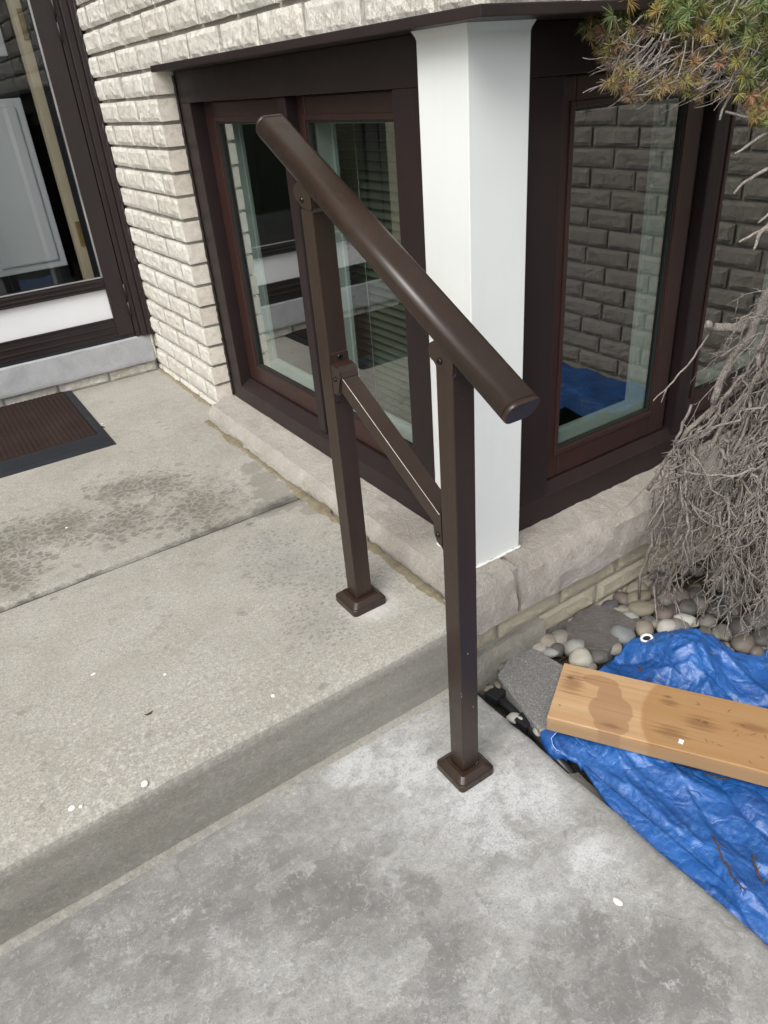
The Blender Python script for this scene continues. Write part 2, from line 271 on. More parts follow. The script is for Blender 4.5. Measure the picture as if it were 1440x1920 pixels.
M['reveal'] = plain('white_inner_frame', (0.42, 0.45, 0.43), 0.5, 0.4, 0.03)
M['seal'] = plain('black_gasket', (0.012, 0.016, 0.014), 0.5, 0.4, 0.1)
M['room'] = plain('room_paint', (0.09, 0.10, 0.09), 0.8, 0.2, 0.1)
M['blind'] = plain('blind_slat', (0.09, 0.10, 0.07), 0.5, 0.4, 0.1)
M['cord'] = plain('pale_cord', (0.40, 0.40, 0.35), 0.7, 0.2, 0.1)
M['door'] = plain('storm_door_brown', (0.0185, 0.0115, 0.0115), 0.45, 0.45, 0.15, 0.1, 200)
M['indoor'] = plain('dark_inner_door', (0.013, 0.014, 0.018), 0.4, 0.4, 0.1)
M['panel'] = plain('white_door_panel', (0.66, 0.675, 0.68), 0.5, 0.4, 0.02)
M['beige'] = plain('beige_jamb', (0.31, 0.26, 0.18), 0.5, 0.4, 0.06)
M['brass'] = plain('old_brass', (0.22, 0.16, 0.07), 0.35, 0.5, 0.3, 0.2, 200, metal=0.7)
M['alu'] = plain('worn_edge', (0.30, 0.29, 0.29), 0.45, 0.5, 0.3, 0.5, 300, metal=0.3)
M['rubber'] = plain('black_rubber', (0.014, 0.0155, 0.021), 0.55, 0.4, 0.15, 0.2, 500)
M['plastic'] = plain('black_plastic', (0.011, 0.011, 0.013), 0.35, 0.5, 0.15, 0.2, 200)
M['hem'] = plain('tarp_hem', (0.22, 0.36, 0.62), 0.5, 0.4, 0.1)
M['grommet'] = plain('white_grommet', (0.75, 0.75, 0.74), 0.35, 0.5, 0.02)
M['chip'] = mk_rough('white_stone', (0.62, 0.59, 0.52), (0.72, 0.70, 0.65), (0.8, 0.79, 0.76), 30, 150, 0.3, 0.002)
M['leaf'] = plain('dry_leaf', (0.05, 0.035, 0.02), 0.8, 0.2, 0.3)
M['dryneedle'] = plain('dry_needles', (0.085, 0.052, 0.03), 0.8, 0.2, 0.3)

def mk_kick():
    t = NT('white_kick_plate', 0.4, 0.45)
    v = t.vor(230, v=t.mapv((1, 1, 0.7))); return t.done(t.mix(t.noise(5), (0.68, 0.685, 0.70), (0.76, 0.765, 0.775)), None, t.bump(v, 0.35, 0.001))
M['kick'] = mk_kick()
def mk_ridged():
    t = NT('ridged_brown_vinyl', 0.45, 0.45); wv = t.wave(62, dr='X')
    return t.done(t.mix(t.noise(8), (0.017, 0.0105, 0.0105), (0.0215, 0.0138, 0.0138)), None, t.bump(wv, 0.5, 0.0012))
M['ridged'] = mk_ridged()
def mk_mat():
    t = NT('mat_carpet', 0.95, 0.1)
    f = t.noise(700, 2, 0.7); c = t.mix(t.ramp(f, (0.35, 0), (0.65, 1)), (0.017, 0.0105, 0.009), (0.042, 0.028, 0.0245))
    c = t.mix(t.math('MULTIPLY', t.ramp(t.noise(6, 4), (0.5, 0), (0.75, 1)), 0.4), c, (0.048, 0.036, 0.031))
    return t.done(c, None, t.bump(f, 0.8, 0.002))
M['mat'] = mk_mat()

def mk_tarp():
    t = NT('blue_tarp', 0.36, 0.6)
    f = t.noise(11, 5, 0.65); big = t.noise(3.2, 4)
    c = t.mix(t.ramp(f, (0.35, 0), (0.68, 1)), (0.009, 0.060, 0.225), (0.020, 0.112, 0.36))
    v1 = t.mapv((1, 1, 1), (0, 0, R(38))); w1 = t.wave(210, v=v1, dr='X'); w2 = t.wave(210, v=v1, dr='Y')
    wea = t.math('MULTIPLY', w1, w2)
    glint = t.math('MULTIPLY', t.ramp(t.noise(110, 5, 0.75, v=t.mapv((0.4, 1.3, 1), (0, 0, R(50)))), (0.50, 0), (0.66, 1)), t.ramp(t.noise(12, 5, 0.6), (0.42, 0.1), (0.62, 1)))
    c = t.mix(t.math('MULTIPLY', glint, 0.45), c, (0.13, 0.27, 0.56))  # light catching on crinkles, put into the colour as paler blue
    dirt = t.math('MULTIPLY', t.ramp(t.noise(5, 6, 0.7), (0.62, 0), (0.8, 1)), 0.25); c = t.mix(dirt, c, (0.16, 0.15, 0.14))
    cr = t.noise(70, 5, 0.6, dist=1.0); fw = t.n('VectorMath', operation='ADD'); t.put(fw.inputs[0], t.mapv((1.0, 0.62, 1), (0, 0, R(25)))); fz = t.n('VectorMath', operation='SCALE'); t.put(fz.inputs[0], t.noise(9, 3, col=True)); fz.inputs['Scale'].default_value = 0.09; t.put(fw.inputs[1], fz.outputs[0])
    fac = t.math('ADD', t.vor(8.5, v=fw.outputs[0]), t.math('MULTIPLY', t.vor(24, v=fw.outputs[0]), 0.22)); n0 = t.bump(fac, 0.35, 0.034); ce = t.math('ADD', t.math('MINIMUM', t.vor(26, v=fw.outputs[0], feat='DISTANCE_TO_EDGE'), 0.16), t.math('MULTIPLY', t.math('MINIMUM', t.vor(60, v=fw.outputs[0], feat='DISTANCE_TO_EDGE'), 0.14), 0.22)); n0 = t.bump(ce, 0.5, 0.014, n0); n1 = t.bump(cr, 0.55, 0.0025, n0); n2 = t.bump(wea, 0.25, 0.0007, n1)
    return t.done(c, t.math('ADD', 0.20, t.math('MULTIPLY', t.noise(24, 4), 0.24)), n2)
M['tarp'] = mk_tarp()

def mk_wood():
    t = NT('pine_board', 0.62, 0.3)
    g = t.noise(16, 4, 0.6, v=t.mapv((0.10, 1.3, 1.0)), dist=0.6); fib = t.noise(95, 5, 0.72, v=t.mapv((0.04, 1.6, 1.0)))
    c = t.mix(t.ramp(g, (0.35, 0), (0.65, 1)), (0.36, 0.225, 0.115), (0.44, 0.295, 0.165))
    c = t.mix(t.math('MULTIPLY', t.ramp(fib, (0.48, 0), (0.66, 1)), 0.58), c, (0.42, 0.215, 0.085))
    x = t.sepz('X'); wob = t.math('MULTIPLY', t.math('SUBTRACT', t.noise(14, 5, 0.6), 0.5), 0.05)
    # old wet-line: everything right of it has weathered darker, and a tide mark along the line
    bend = t.math('MULTIPLY', t.math('POWER', t.math('ABSOLUTE', t.sepz('Y')), 2.0), 3.2)
    xx = t.math('SUBTRACT', t.math('ADD', x, t.math('MULTIPLY', wob, 0.3)), bend)
    wet = t.ramp(xx, (0.172, 0), (0.178, 1)); edge = t.math('MULTIPLY', t.ramp(xx, (0.170, 0), (0.175, 1)), t.ramp(xx, (0.178, 1), (0.205, 0)))
    c = t.mix(t.math('MULTIPLY', wet, 0.68), c, (0.28, 0.155, 0.06)); c = t.mix(t.math('MULTIPLY', edge, 0.25), c, (0.30, 0.15, 0.06))
    def bl(pts):
        acc = None
        for (a, b, rx, ry) in pts:
            dx = t.math('DIVIDE', t.math('SUBTRACT', x, a), rx); dy = t.math('DIVIDE', t.math('SUBTRACT', t.sepz('Y'), b), ry)
            q = t.math('SUBTRACT', 1.0, t.math('SQRT', t.math('ADD', t.math('MULTIPLY', dx, dx), t.math('MULTIPLY', dy, dy))), True)
            acc = q if acc is None else t.math('MAXIMUM', acc, q)
        return acc
    s1 = t.ramp(t.math('ADD', bl([(0.118, -0.024, .052, .052), (0.108, 0.02, .030, .040), (0.085, 0.052, .045, .020), (.125, -.062, .04, .035)]), t.math('MULTIPLY', wob, 8.0)), (0.12, 0), (0.2, 1))
    c = t.mix(t.math('MULTIPLY', s1, 0.60), c, (0.24, 0.135, 0.07))
    s2 = t.ramp(t.math('ADD', bl([(0.03, 0.03, .04, .05), (0.125, -0.066, .035, .014), (0.225, 0.035, .03, .018), (0.285, 0.0, .05, .03), (.235, -.045, .05, .03), (.38, .02, .05, .02)]), t.math('MULTIPLY', t.math('SUBTRACT', fib, 0.5), 2.6)), (0.25, 0), (0.8, 1))
    c = t.mix(t.math('MULTIPLY', s2, 0.55), c, (0.13, 0.06, 0.028))
    knot = bl([(0.022, 0.042, .010, .008), (.295, .004, .008, .006), (0.018, -.045, .004, .003), (.22, .052, .012, .005)])
    c = t.mix(t.math('MULTIPLY', t.ramp(knot, (0.0, 0), (0.9, 1)), 0.8), c, (0.10, 0.045, 0.02))
    ln = t.noise(150, 3, 0.6, v=t.mapv((0.02, 1.0, 1.0)), dist=0.3); c = t.mix(t.math('MULTIPLY', t.ramp(ln, (0.60, 0), (0.70, 1)), 0.45), c, (0.17, 0.08, 0.03))
    gr = t.math('MULTIPLY', t.math('SUBTRACT', -0.001, t.sepz('Z')), 80, True)   # sawn sides are greyer
    c = t.mix(t.math('MULTIPLY', gr, 0.55), c, (0.24, 0.16, 0.085))
    return t.done(c, None, t.bump(t.math('ADD', fib, t.math('MULTIPLY', g, 0.3)), 0.35, 0.0012))
M['wood'] = mk_wood()

SC = dict(dg=(0.105, 0.10, 0.092), br=(0.145, 0.122, 0.10), tan=(0.25, 0.222, 0.175), gt=(0.225, 0.21, 0.178), lt=(0.33, 0.31, 0.27), lg=(0.29, 0.288, 0.265), cw=(0.42, 0.40, 0.335),
          bg=(0.18, 0.195, 0.19), dk=(0.085, 0.086, 0.092), kh=(0.185, 0.163, 0.122), pb=(0.15, 0.118, 0.105), lw=(0.42, 0.41, 0.375), gr=(0.20, 0.188, 0.165), st=(0.14, 0.128, 0.11))
for k, c in SC.items():
    t = NT('river_stone_' + k, 0.55, 0.3); t.vec(20.0)
    a = t.noise(32, 6, 0.65, dist=0.8); f = t.noise(240, 3, 0.7)
    cc = t.mix(t.ramp(a, (0.3, 0), (0.7, 1)), tuple(v * 0.55 for v in c), tuple(v * 1.02 for v in c))
    cc = t.mix(t.math('MULTIPLY', t.ramp(f, (0.52, 0), (0.7, 1)), 0.4), cc, tuple(min(.7, v * 1.7) for v in c))
    if k == 'st':
        cc = t.mix(t.ramp(t.math('ABSOLUTE', t.math('SUBTRACT', t.wave(6.0, v=t.mapv((1, 1, 1), (0.9, 0.2, 0)), dist=1.2), 0.95)), (0.0, 1), (0.03, 0)), cc, (0.42, 0.40, 0.35))
    M['s_' + k] = t.done(cc, t.math('ADD', 0.42, t.math('MULTIPLY', a, 0.3)), t.bump(f, 0.25, 0.0012))

def mk_bark(name, c1, c2, c3):
    t = NT(name, 0.9, 0.2); a = t.noise(90, 4, 0.7); f = t.noise(420, 3, 0.7)
    c = t.mix(t.ramp(a, (0.35, 0), (0.65, 1)), c1, c2); c = t.mix(t.ramp(f, (0.56, 0), (0.66, 1)), c, c3)
    return t.done(c, None, t.bump(f, 0.8, 0.002))
M['twig'] = mk_bark('dead_twig_bark', (0.15, 0.13, 0.112), (0.27, 0.242, 0.215), (0.50, 0.465, 0.43))
M['limb'] = mk_bark('dead_limb_bark', (0.145, 0.126, 0.11), (0.25, 0.225, 0.20), (0.50, 0.47, 0.435))
M['bark'] = mk_bark('trunk_bark', (0.06, 0.045, 0.035), (0.12, 0.09, 0.07), (0.2, 0.17, 0.14))
M['cutwood'] = plain('cut_wood', (0.40, 0.35, 0.27), 0.8, 0.2, 0.2)
def mk_needle():
    t = NT('needles', 0.55, 0.3); at = t.n('Attribute', attribute_name='col'); t.put(t.b.inputs['Base Color'], at.outputs['Color'])
    return t.m
M['needle'] = mk_needle()

def mk_glass(name, tint, gain):
    m = bpy.data.materials.new(name); m.use_nodes = True; t = m.node_tree; t.nodes.clear()
    o = t.nodes.new('ShaderNodeOutputMaterial'); mx = t.nodes.new('ShaderNodeMixShader'); tr = t.nodes.new('ShaderNodeBsdfTransparent')
    gl = t.nodes.new('ShaderNodeBsdfGlossy'); fr = t.nodes.new('ShaderNodeFresnel'); mu = t.nodes.new('ShaderNodeMath')
    tr.inputs[0].default_value = (*tint, 1); gl.inputs['Roughness'].default_value = 0.0; gl.inputs['Color'].default_value = (0.95, 0.97, 0.96, 1)
    fr.inputs['IOR'].default_value = 1.5; mu.operation = 'MULTIPLY'; mu.use_clamp = True; mu.inputs[1].default_value = gain
    ge = t.nodes.new('ShaderNodeNewGeometry'); io = t.nodes.new('ShaderNodeMath'); io.operation = 'MULTIPLY_ADD'
    t.links.new(ge.outputs['Backfacing'], io.inputs[0]); io.inputs[1].default_value = 1 / 1.5 - 1.5; io.inputs[2].default_value = 1.5; t.links.new(io.outputs[0], fr.inputs['IOR'])
    t.links.new(fr.outputs[0], mu.inputs[0]); t.links.new(mu.outputs[0], mx.inputs[0]); t.links.new(tr.outputs[0], mx.inputs[1]); t.links.new(gl.outputs[0], mx.inputs[2])
    t.links.new(mx.outputs[0], o.inputs[0]); return m
M['glass'] = mk_glass('window_glass', (0.66, 0.745, 0.71), 2.9)
M['door_glass'] = mk_glass('storm_glass', (0.88, 0.90, 0.90), 1.7)

# ------------------------------------------------------------------ mesh helpers
def link(name, me, mat=None, parent=None):
    o = bpy.data.objects.new(name, me); C.objects.link(o)
    if mat is not None:
        for x in (mat if isinstance(mat, (list, tuple)) else [mat]): me.materials.append(M[x] if isinstance(x, str) else x)
    if parent is not None: o.parent = parent
    return o
def thing(name, label, cat, loc=(0, 0, 0), group=None):
    o = bpy.data.objects.new(name, None); C.objects.link(o); o.location = loc; o.empty_display_size = 0.05
    o['label'] = label; o['category'] = cat
    if group: o['group'] = group
    return o
def tag(o, label, cat, group=None):
    o['label'] = label; o['category'] = cat
    if group: o['group'] = group
    return o
def mesh(name, vs, fs, smooth=False):
    me = bpy.data.meshes.new(name); me.from_pydata([tuple(v) for v in vs], [], fs); me.update()
    if smooth: me.polygons.foreach_set('use_smooth', [True] * len(me.polygons))
    return me
def bm_obj(name, bm, mat, parent=None, smooth=False):
    bmesh.ops.recalc_face_normals(bm, faces=bm.faces)
    me = bpy.data.meshes.new(name); bm.to_mesh(me); bm.free()
    if smooth: me.polygons.foreach_set('use_smooth', [True] * len(me.polygons))
    return link(name, me, mat, parent)
def add_box(bm, x0, x1, y0, y1, z0, z1, bev=0.0, seg=2):
    vs = [bm.verts.new(p) for p in [(x0, y0, z0), (x1, y0, z0), (x1, y1, z0), (x0, y1, z0), (x0, y0, z1), (x1, y0, z1), (x1, y1, z1), (x0, y1, z1)]]
    fs = [bm.faces.new([vs[i] for i in f]) for f in [(3, 2, 1, 0), (4, 5, 6, 7), (0, 1, 5, 4), (1, 2, 6, 5), (2, 3, 7, 6), (3, 0, 4, 7)]]
    if bev:
        es = list({e for f in fs for e in f.edges})
        bmesh.ops.bevel(bm, geom=es, offset=bev, segments=seg, profile=0.6, affect='EDGES')
def box(name, b, mat, parent=None, bev=0.0015, seg=2):
    bm = bmesh.new(); add_box(bm, *b, bev=bev, seg=seg); return bm_obj(name, bm, mat, parent)
def extrude(name, prof, ax, a, b, mat, parent=None, n=1, amp=0.0, nsc=12.0, smooth=False, seed=0):
    """profile points (p,q) swept along axis ax ('X': p=y,q=z ; 'Y': p=x,q=z) with optional roughness"""
    if amp:
        dn = []
        for i in range(len(prof)):
            p, q = prof[i], prof[(i + 1) % len(prof)]; m_ = max(1, int(math.hypot(q[0] - p[0], q[1] - p[1]) / 0.012)) if i < len(prof) - 1 else 1
            dn += [(p[0] + (q[0] - p[0]) * j / m_, p[1] + (q[1] - p[1]) * j / m_) for j in range(min(m_, 40))]
        prof = dn
    vs, fs = [], []; k = len(prof)
    for i in range(n + 1):
        s = a + (b - a) * i / n
        for (p, q) in prof:
            v = Vector((s, p, q)) if ax == 'X' else Vector((p, s, q))
            if amp: v += noise.noise_vector(v * nsc + Vector((seed, seed * 2.3, 0))) * amp + noise.noise_vector(v * nsc * 4.1) * amp * 0.4
            vs.append(v)
    for i in range(n):
        for j in range(k):
            fs.append((i * k + j, i * k + (j + 1) % k, (i + 1) * k + (j + 1) % k, (i + 1) * k + j))
    fs.append(tuple(range(k))); fs.append(tuple(reversed(range(n * k, n * k + k))))
    bm = bmesh.new(); bv = [bm.verts.new(v) for v in vs]
    for f in fs: bm.faces.new([bv[i] for i in f])
    if smooth:
        bmesh.ops.recalc_face_normals(bm, faces=bm.faces)
        for e in bm.edges: e.smooth = not (len(e.link_faces) == 2 and e.calc_face_angle(0) > 0.42)
    o = bm_obj(name, bm, mat, parent)
    if smooth:
        me = o.data; me.polygons.foreach_set('use_smooth', [len(p.vertices) == 4 for p in me.polygons])
    return o
def tube(vs, fs, pts, rad, n=5):
    """append a tapered tube through pts"""
    b = len(vs); pts = [Vector(p) for p in pts]; m_ = len(pts)
    up = Vector((0.31, 0.17, 0.93))
    for i, p in enumerate(pts):
        d = (pts[min(i + 1, m_ - 1)] - pts[max(i - 1, 0)])
        if d.length < 1e-9: d = Vector((0, 0, 1))
        d.normalize(); u = d.cross(up)
        if u.length < 1e-3: u = d.cross(Vector((1, 0, 0)))
        u.normalize(); v = d.cross(u); r = rad[i] if isinstance(rad, (list, tuple)) else rad
        for k in range(n):
            a = 2 * math.pi * k / n; vs.append(p + (u * math.cos(a) + v * math.sin(a)) * r)
    for i in range(m_ - 1):
        for k in range(n):
            fs.append((b + i * n + k, b + i * n + (k + 1) % n, b + (i + 1) * n + (k + 1) % n, b + (i + 1) * n + k))
    fs.append(tuple(b + k for k in reversed(range(n)))); fs.append(tuple(b + (m_ - 1) * n + k for k in range(n)))
def tube_obj(name, pts, rad, mat, parent=None, n=8):
    vs, fs = [], []; tube(vs, fs, pts, rad, n); return link(name, mesh(name, vs, fs, True), mat, parent)
def disc_bolt(name, c, axis, r, h, parent, mat='screw'):
    """domed screw head with a recessed hex socket"""
    vs, fs = [], []; ax = Vector(axis).normalized(); u = ax.orthogonal().normalized(); v = ax.cross(u); c = Vector(c); n = 12
    for (rr, hh) in [(r, 0), (r * .96, h * .55), (r * .75, h), (r * .36, h), (r * .34, h * .35)]:
        for k in range(n):
            a = 2 * math.pi * k / n; vs.append(c + ax * hh + (u * math.cos(a) + v * math.sin(a)) * rr)
    for i in range(4):
        for k in range(n): fs.append((i * n + k, i * n + (k + 1) % n, (i + 1) * n + (k + 1) % n, (i + 1) * n + k))
    fs.append(tuple(4 * n + k for k in range(n)))
    bm = bmesh.new(); bv = [bm.verts.new(p) for p in vs]
    for f in fs: bm.faces.new([bv[i] for i in f])
    return bm_obj(name, bm, mat, parent)

# ------------------------------------------------------------------ the setting: ground, landing, walkway
def struct(o): o['kind'] = 'structure'; return o
bm = bmesh.new(); g = bmesh.ops.create_grid(bm, x_segments=60, y_segments=60, size=60)
for v in bm.verts: v.co.z = -0.34 - 0.04 * abs(noise.noise(v.co * 0.05)) * min(1, v.co.length / 8)
struct(bm_obj('lawn', bm, 'lawn'))
bm = bmesh.new(); bmesh.ops.create_grid(bm, x_segments=90, y_segments=90, size=0.8)
for v in bm.verts:
    v.co += Vector((0.6, -0.55, 0)); v.co.z = -0.268 + 0.012 * noise.noise(v.co * 14) + 0.006 * noise.noise(v.co * 50)
struct(bm_obj('soil', bm, 'soil'))

# rear landing and front step slab, rounded nose, tooled joint between them
extrude('landing', [(2.10, -0.2), (0.707, -0.2), (0.707, -0.010), (0.711, -0.003), (0.72, 0.0), (0.9, 0.0015), (1.5, 0.001), (2.10, 0.0)], 'X', -3.2, -0.06, 'landing', None, 60, 0.0012, 5, True)['kind'] = 'structure'
extrude('step_slab', [(0.698, -0.33), (0.698, -0.012), (0.694, -0.004), (0.685, 0.0), (0.35, 0.001), (0.10, 0.0008), (0.040, 0.0002), (0.016, -0.0015), (0.008, -0.0045), (0.003, -0.010), (0.001, -0.020), (0.012, -0.10), (0.028, -0.17), (0.033, -0.198), (0.022, -0.214), (0.022, -0.33)], 'X', -3.2, -0.139, 'landing', None, 120, 0.0016, 7, True)['kind'] = 'structure'
box('joint_filler', (-3.2, -0.139, 0.695, 0.712, -0.2, -0.011), 'soil', None, 0)['kind'] = 'structure'
# lower walkway: one sheet with a ragged right edge
def slab_mesh():
    vs, fs = [], []; ny = 190; xs = [-3.2, -2.2, -1.4, -0.9, -0.5, -0.25, -0.16, -0.14, -0.128, -0.123, -0.124, -0.13]; zz = [0, 0, 0, 0, 0, 0, 0, -0.0005, -0.003, -0.012, -0.05, -0.13]
    for i in range(ny + 1):
        y = 0.035 - 2.9 * (i / ny) ** 1.25
        for j, x in enumerate(xs):
            e = max(0, (j - 5) / 6.0); p = Vector((x, y, 0))
            dx = e * (0.006 * noise.noise(Vector((y * 9, 3, zz[j] * 20))) + 0.0035 * noise.noise(Vector((y * 38, 7, zz[j] * 40))) + 0.0018 * noise.noise(Vector((y * 110, 1, zz[j] * 60))))
            dz = 0.0022 * noise.noise(p * 3.5) + 0.0009 * noise.noise(p * 16)
            vs.append((x + dx, y, -0.211 + zz[j] + dz))
    k = len(xs)
    for i in range(ny):
        for j in range(k - 1): fs.append((i * k + j, (i + 1) * k + j, (i + 1) * k + j + 1, i * k + j + 1))
    return mesh('walkway', vs, fs, True)
struct(link('walkway', slab_mesh(), 'slab'))
# weathered side strip of an older slab showing between the walkway edge and the tarp
extrude('old_slab_edge', [(-0.135, -0.33), (-0.135, -0.224), (-0.118, -0.229), (-0.092, -0.243), (-0.085, -0.33)], 'Y', -0.27, -2.6, 'footing', None, 90, 0.007, 16, True)['kind'] = 'structure'

# sandy grout between landing and sill, and along the brick foot
def grout(name, pts, w0, h):
    vs, fs = [], []; k = 5; n = len(pts)
    for i, (x, y) in enumerate(pts):
        for j in range(k):
            a = j / (k - 1) * 2 - 1; ww = max(0.008, w0 * (0.85 + 1.1 * noise.noise(Vector((y * 9, 9, 1))) + 0.5 * noise.noise(Vector((y * 33, 2, 1))) + 0.4 * noise.noise(Vector((y * 90, j * 3.1, 1))))) ; hh = h * (1 - a * a) * (0.8 + 0.7 * noise.noise(Vector((y * 60, j * 0.7, 4))))
            vs.append((x + a * ww * 0.5, y, max(0.0004, hh) if j not in (0, k - 1) else -0.002))
    for i in range(n - 1):
        for j in range(k - 1): fs.append((i * k + j, (i + 1) * k + j, (i + 1) * k + j + 1, i * k + j + 1))
    return struct(link(name, mesh(name, vs, fs, True), 'grout'))
grout('grout_strip', [(-0.148 + 0.004 * noise.noise(Vector((0, i * .31, 0))), 0.06 + i * 0.0086) for i in range(156)], 0.034, 0.005)
grout('grout_strip', [(-0.082, 1.40 + i * 0.01) for i in range(69)], 0.026, 0.008)

# ------------------------------------------------------------------ rock-faced bricks
CH, JT, HB = 0.0677, 0.0105, 0.0572
def brick_mesh(L, seed, D=0.085, end=False, H=HB, relief=1.0):
    """face towards -X; runs +Y from 0 to L, +Z from 0 to H. material slot 1 = smooth end"""
    rnd = random.Random(seed); vs, fs, mi = [], [], []
    ny, nz = (12, 5) if L > 0.13 else (6, 5); g = {}
    off = Vector((rnd.random() * 50, rnd.random() * 50, 0))
    for i in range(ny + 1):
        for j in range(nz + 1):
            a, b = i / ny, j / nz
            ed = min(min(a, 1 - a) * L, min(b, 1 - b) * H); k = min(1, ed / 0.006)
            p = Vector((0, a * L, b * H)) + off
            d = k * relief * (0.003 + 0.0027 * (noise.noise(p * 22) + 0.9 * noise.noise(p * 62) + 0.5 * noise.noise(p * 130)))
            jit = 0.0016 * relief * noise.noise(p * 40 + Vector((9, 0, 0))) * 1.6
            g[i, j] = len(vs); vs.append((-d + 0.0015 * (1 - k), a * L + jit * (1 if 0 < a < 1 else 0.6), b * H + jit * (1 if 0 < b < 1 else 0.6)))
    for i in range(ny):
        for j in range(nz): fs.append((g[i, j], g[i, j + 1], g[i + 1, j + 1], g[i + 1, j])); mi.append(0)
    c = [len(vs) + q for q in range(4)]; vs += [(D, 0, 0), (D, L, 0), (D, L, H), (D, 0, H)]
    fs.append(tuple([g[i, 0] for i in range(ny + 1)] + [c[1], c[0]])); mi.append(0)
    fs.append(tuple([g[i, nz] for i in reversed(range(ny + 1))] + [c[3], c[2]])); mi.append(0)
    fs.append(tuple([g[0, j] for j in reversed(range(nz + 1))] + [c[0], c[3]])); mi.append(1 if end else 0)
    fs.append(tuple([g[ny, j] for j in range(nz + 1)] + [c[2], c[1]])); mi.append(0)
    fs.append((c[0], c[1], c[2], c[3])); mi.append(0)
    me = mesh('brick', vs, fs); me.polygons.foreach_set('material_index', mi); return me
def bset(mat, n, L, end=False, seed=0, relief=1.0, D=0.085):
    out = []
    for i in range(n):
        me = brick_mesh(L, seed + i * 7.7, D, end, relief=relief); me.materials.append(M[mat]); me.materials.append(M['brick_end']); out.append(me)
    return out
FULL = bset('brick', 9, 0.1900, seed=1); HALF = bset('brick', 4, 0.0925, seed=60)
FULLE = bset('brick', 4, 0.1925, True, 100, D=0.066); HALFE = bset('brick', 4, 0.0925, True, 140, D=0.066)
def put_brick(me, parent, loc, rz=0.0):
    o = bpy.data.objects.new('brick', me); C.objects.link(o); o.parent = parent; o.location = loc; o.rotation_euler = (random.uniform(-.008, .008), random.uniform(-.01, .01), rz + random.uniform(-.006, .006)); return o

XB, YB, ZC = -0.077, 1.4473, 0.0951
wall = thing('brick_wall', 'cream rock-faced brick wall between the storm door and the corner windows, running on above them', 'wall', (XB, 1.75, 0))
wall_loc = Vector(wall.location)
def pb(me, x, y, z, rz=0.0): put_brick(me, wall, Vector((x, y, z)) - wall_loc, rz)
core = bmesh.new()
add_box(core, XB + 0.011, 0.16, YB + 0.008, 2.60, -0.05, 1.0510)      # mortar body of the pier
add_box(core, XB + 0.011, 0.16, 0.034, 2.60, 1.0510, 2.7)             # above windows
add_box(core, 0.16, 1.60, 0.036, 0.30, 1.0512, 2.7)
o = bm_obj('mortar', core, 'mortar', wall); o.location = -wall_loc
for k in range(-2, 19):
    z0 = ZC + k * CH + JT / 2 + random.uniform(-.0012, .0012)
    if z0 + HB > 1.052 and k < 14: z0 = min(z0, 1.05 - HB)
    over = k >= 14
    if not over:
        y = YB + random.uniform(-.003, .003)
        if k % 2 == 0: pb(random.choice(FULLE), XB, y, z0); y += 0.2025
        else: pb(random.choice(HALFE), XB, y, z0); y += 0.1025
        while y < 2.06:
            pb(random.choice(FULL), XB + random.uniform(-.002, .002), y, z0); y += 0.2025 + random.uniform(-.004, .004)
    else:
        y = 0.034 + (0.0 if k % 2 else 0.1025)
        if k % 2 == 0: pb(random.choice(HALFE), XB, 0.034, z0)
        while y < 2.3:
            pb(random.choice(FULL), XB + random.uniform(-.002, .002), y, z0); y += 0.2025 + random.uniform(-.003, .003)
        x = XB + (0.09 if k % 2 else 0.006)       # front face of the corner, facing -Y
        while x < 1.4:
            x1 = x + 0.1925; pb(random.choice(FULL), x1, 0.026 + random.uniform(-.002, .002), z0, R(90)); x += 0.2025
# steel lintel carried by that wall, folded round the corner
bm = bmesh.new()
add_box(bm, -0.098, 0.10, 0.004, 1.385, 1.0335, 1.0495, 0.002); o = bm_obj('lintel', bm, 'steel', wall); o.location = -wall_loc
bm = bmesh.new(); add_box(bm, 0.1002, 1.45, 0.006, 0.20, 1.0345, 1.0492, 0.002); o = bm_obj('lintel', bm, 'steel', wall); o.location = -wall_loc
# door-side wall and upper house mass beyond the picture
bm = bmesh.new(); add_box(bm, -4.5, -1.02, 2.085, 2.6, -0.3, 2.7); add_box(bm, -1.02, -0.02, 2.12, 2.6, 2.0, 2.7); struct(bm_obj('house_wall', bm, 'brick_low'))
bm = bmesh.new(); add_box(bm, XB, 1.6, 0.04, 6.0, 2.702, 2.80); add_box(bm, -4.5, XB - .001, 2.09, 6.0, 2.702, 2.80); struct(bm_obj('house_ceiling', bm, 'room'))

# ------------------------------------------------------------------ low front wall under the sill
low = thing('brick_wall', 'low weathered brick courses under the stone sill, on a rough grey concrete footing', 'wall', (0.3, 0.045, -0.2)); ll = Vector(low.location)
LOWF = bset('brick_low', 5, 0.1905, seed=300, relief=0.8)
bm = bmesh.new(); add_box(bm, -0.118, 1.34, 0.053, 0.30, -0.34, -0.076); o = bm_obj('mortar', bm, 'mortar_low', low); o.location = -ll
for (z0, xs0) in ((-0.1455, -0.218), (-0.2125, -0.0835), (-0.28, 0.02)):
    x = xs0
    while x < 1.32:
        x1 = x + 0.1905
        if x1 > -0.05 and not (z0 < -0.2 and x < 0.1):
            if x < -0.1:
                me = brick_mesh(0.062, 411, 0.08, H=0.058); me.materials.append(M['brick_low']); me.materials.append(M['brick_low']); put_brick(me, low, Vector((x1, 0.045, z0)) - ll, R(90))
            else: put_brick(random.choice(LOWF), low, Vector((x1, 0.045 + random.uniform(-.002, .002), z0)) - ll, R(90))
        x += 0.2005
o = extrude('footing', [(0.07, -0.36), (0.018, -0.36), (0.024, -0.25), (0.030, -0.185), (0.040, -0.165), (0.07, -0.16)], 'X', -0.135, 0.118, 'footing', low, 30, 0.004, 22, True); o.location = -ll

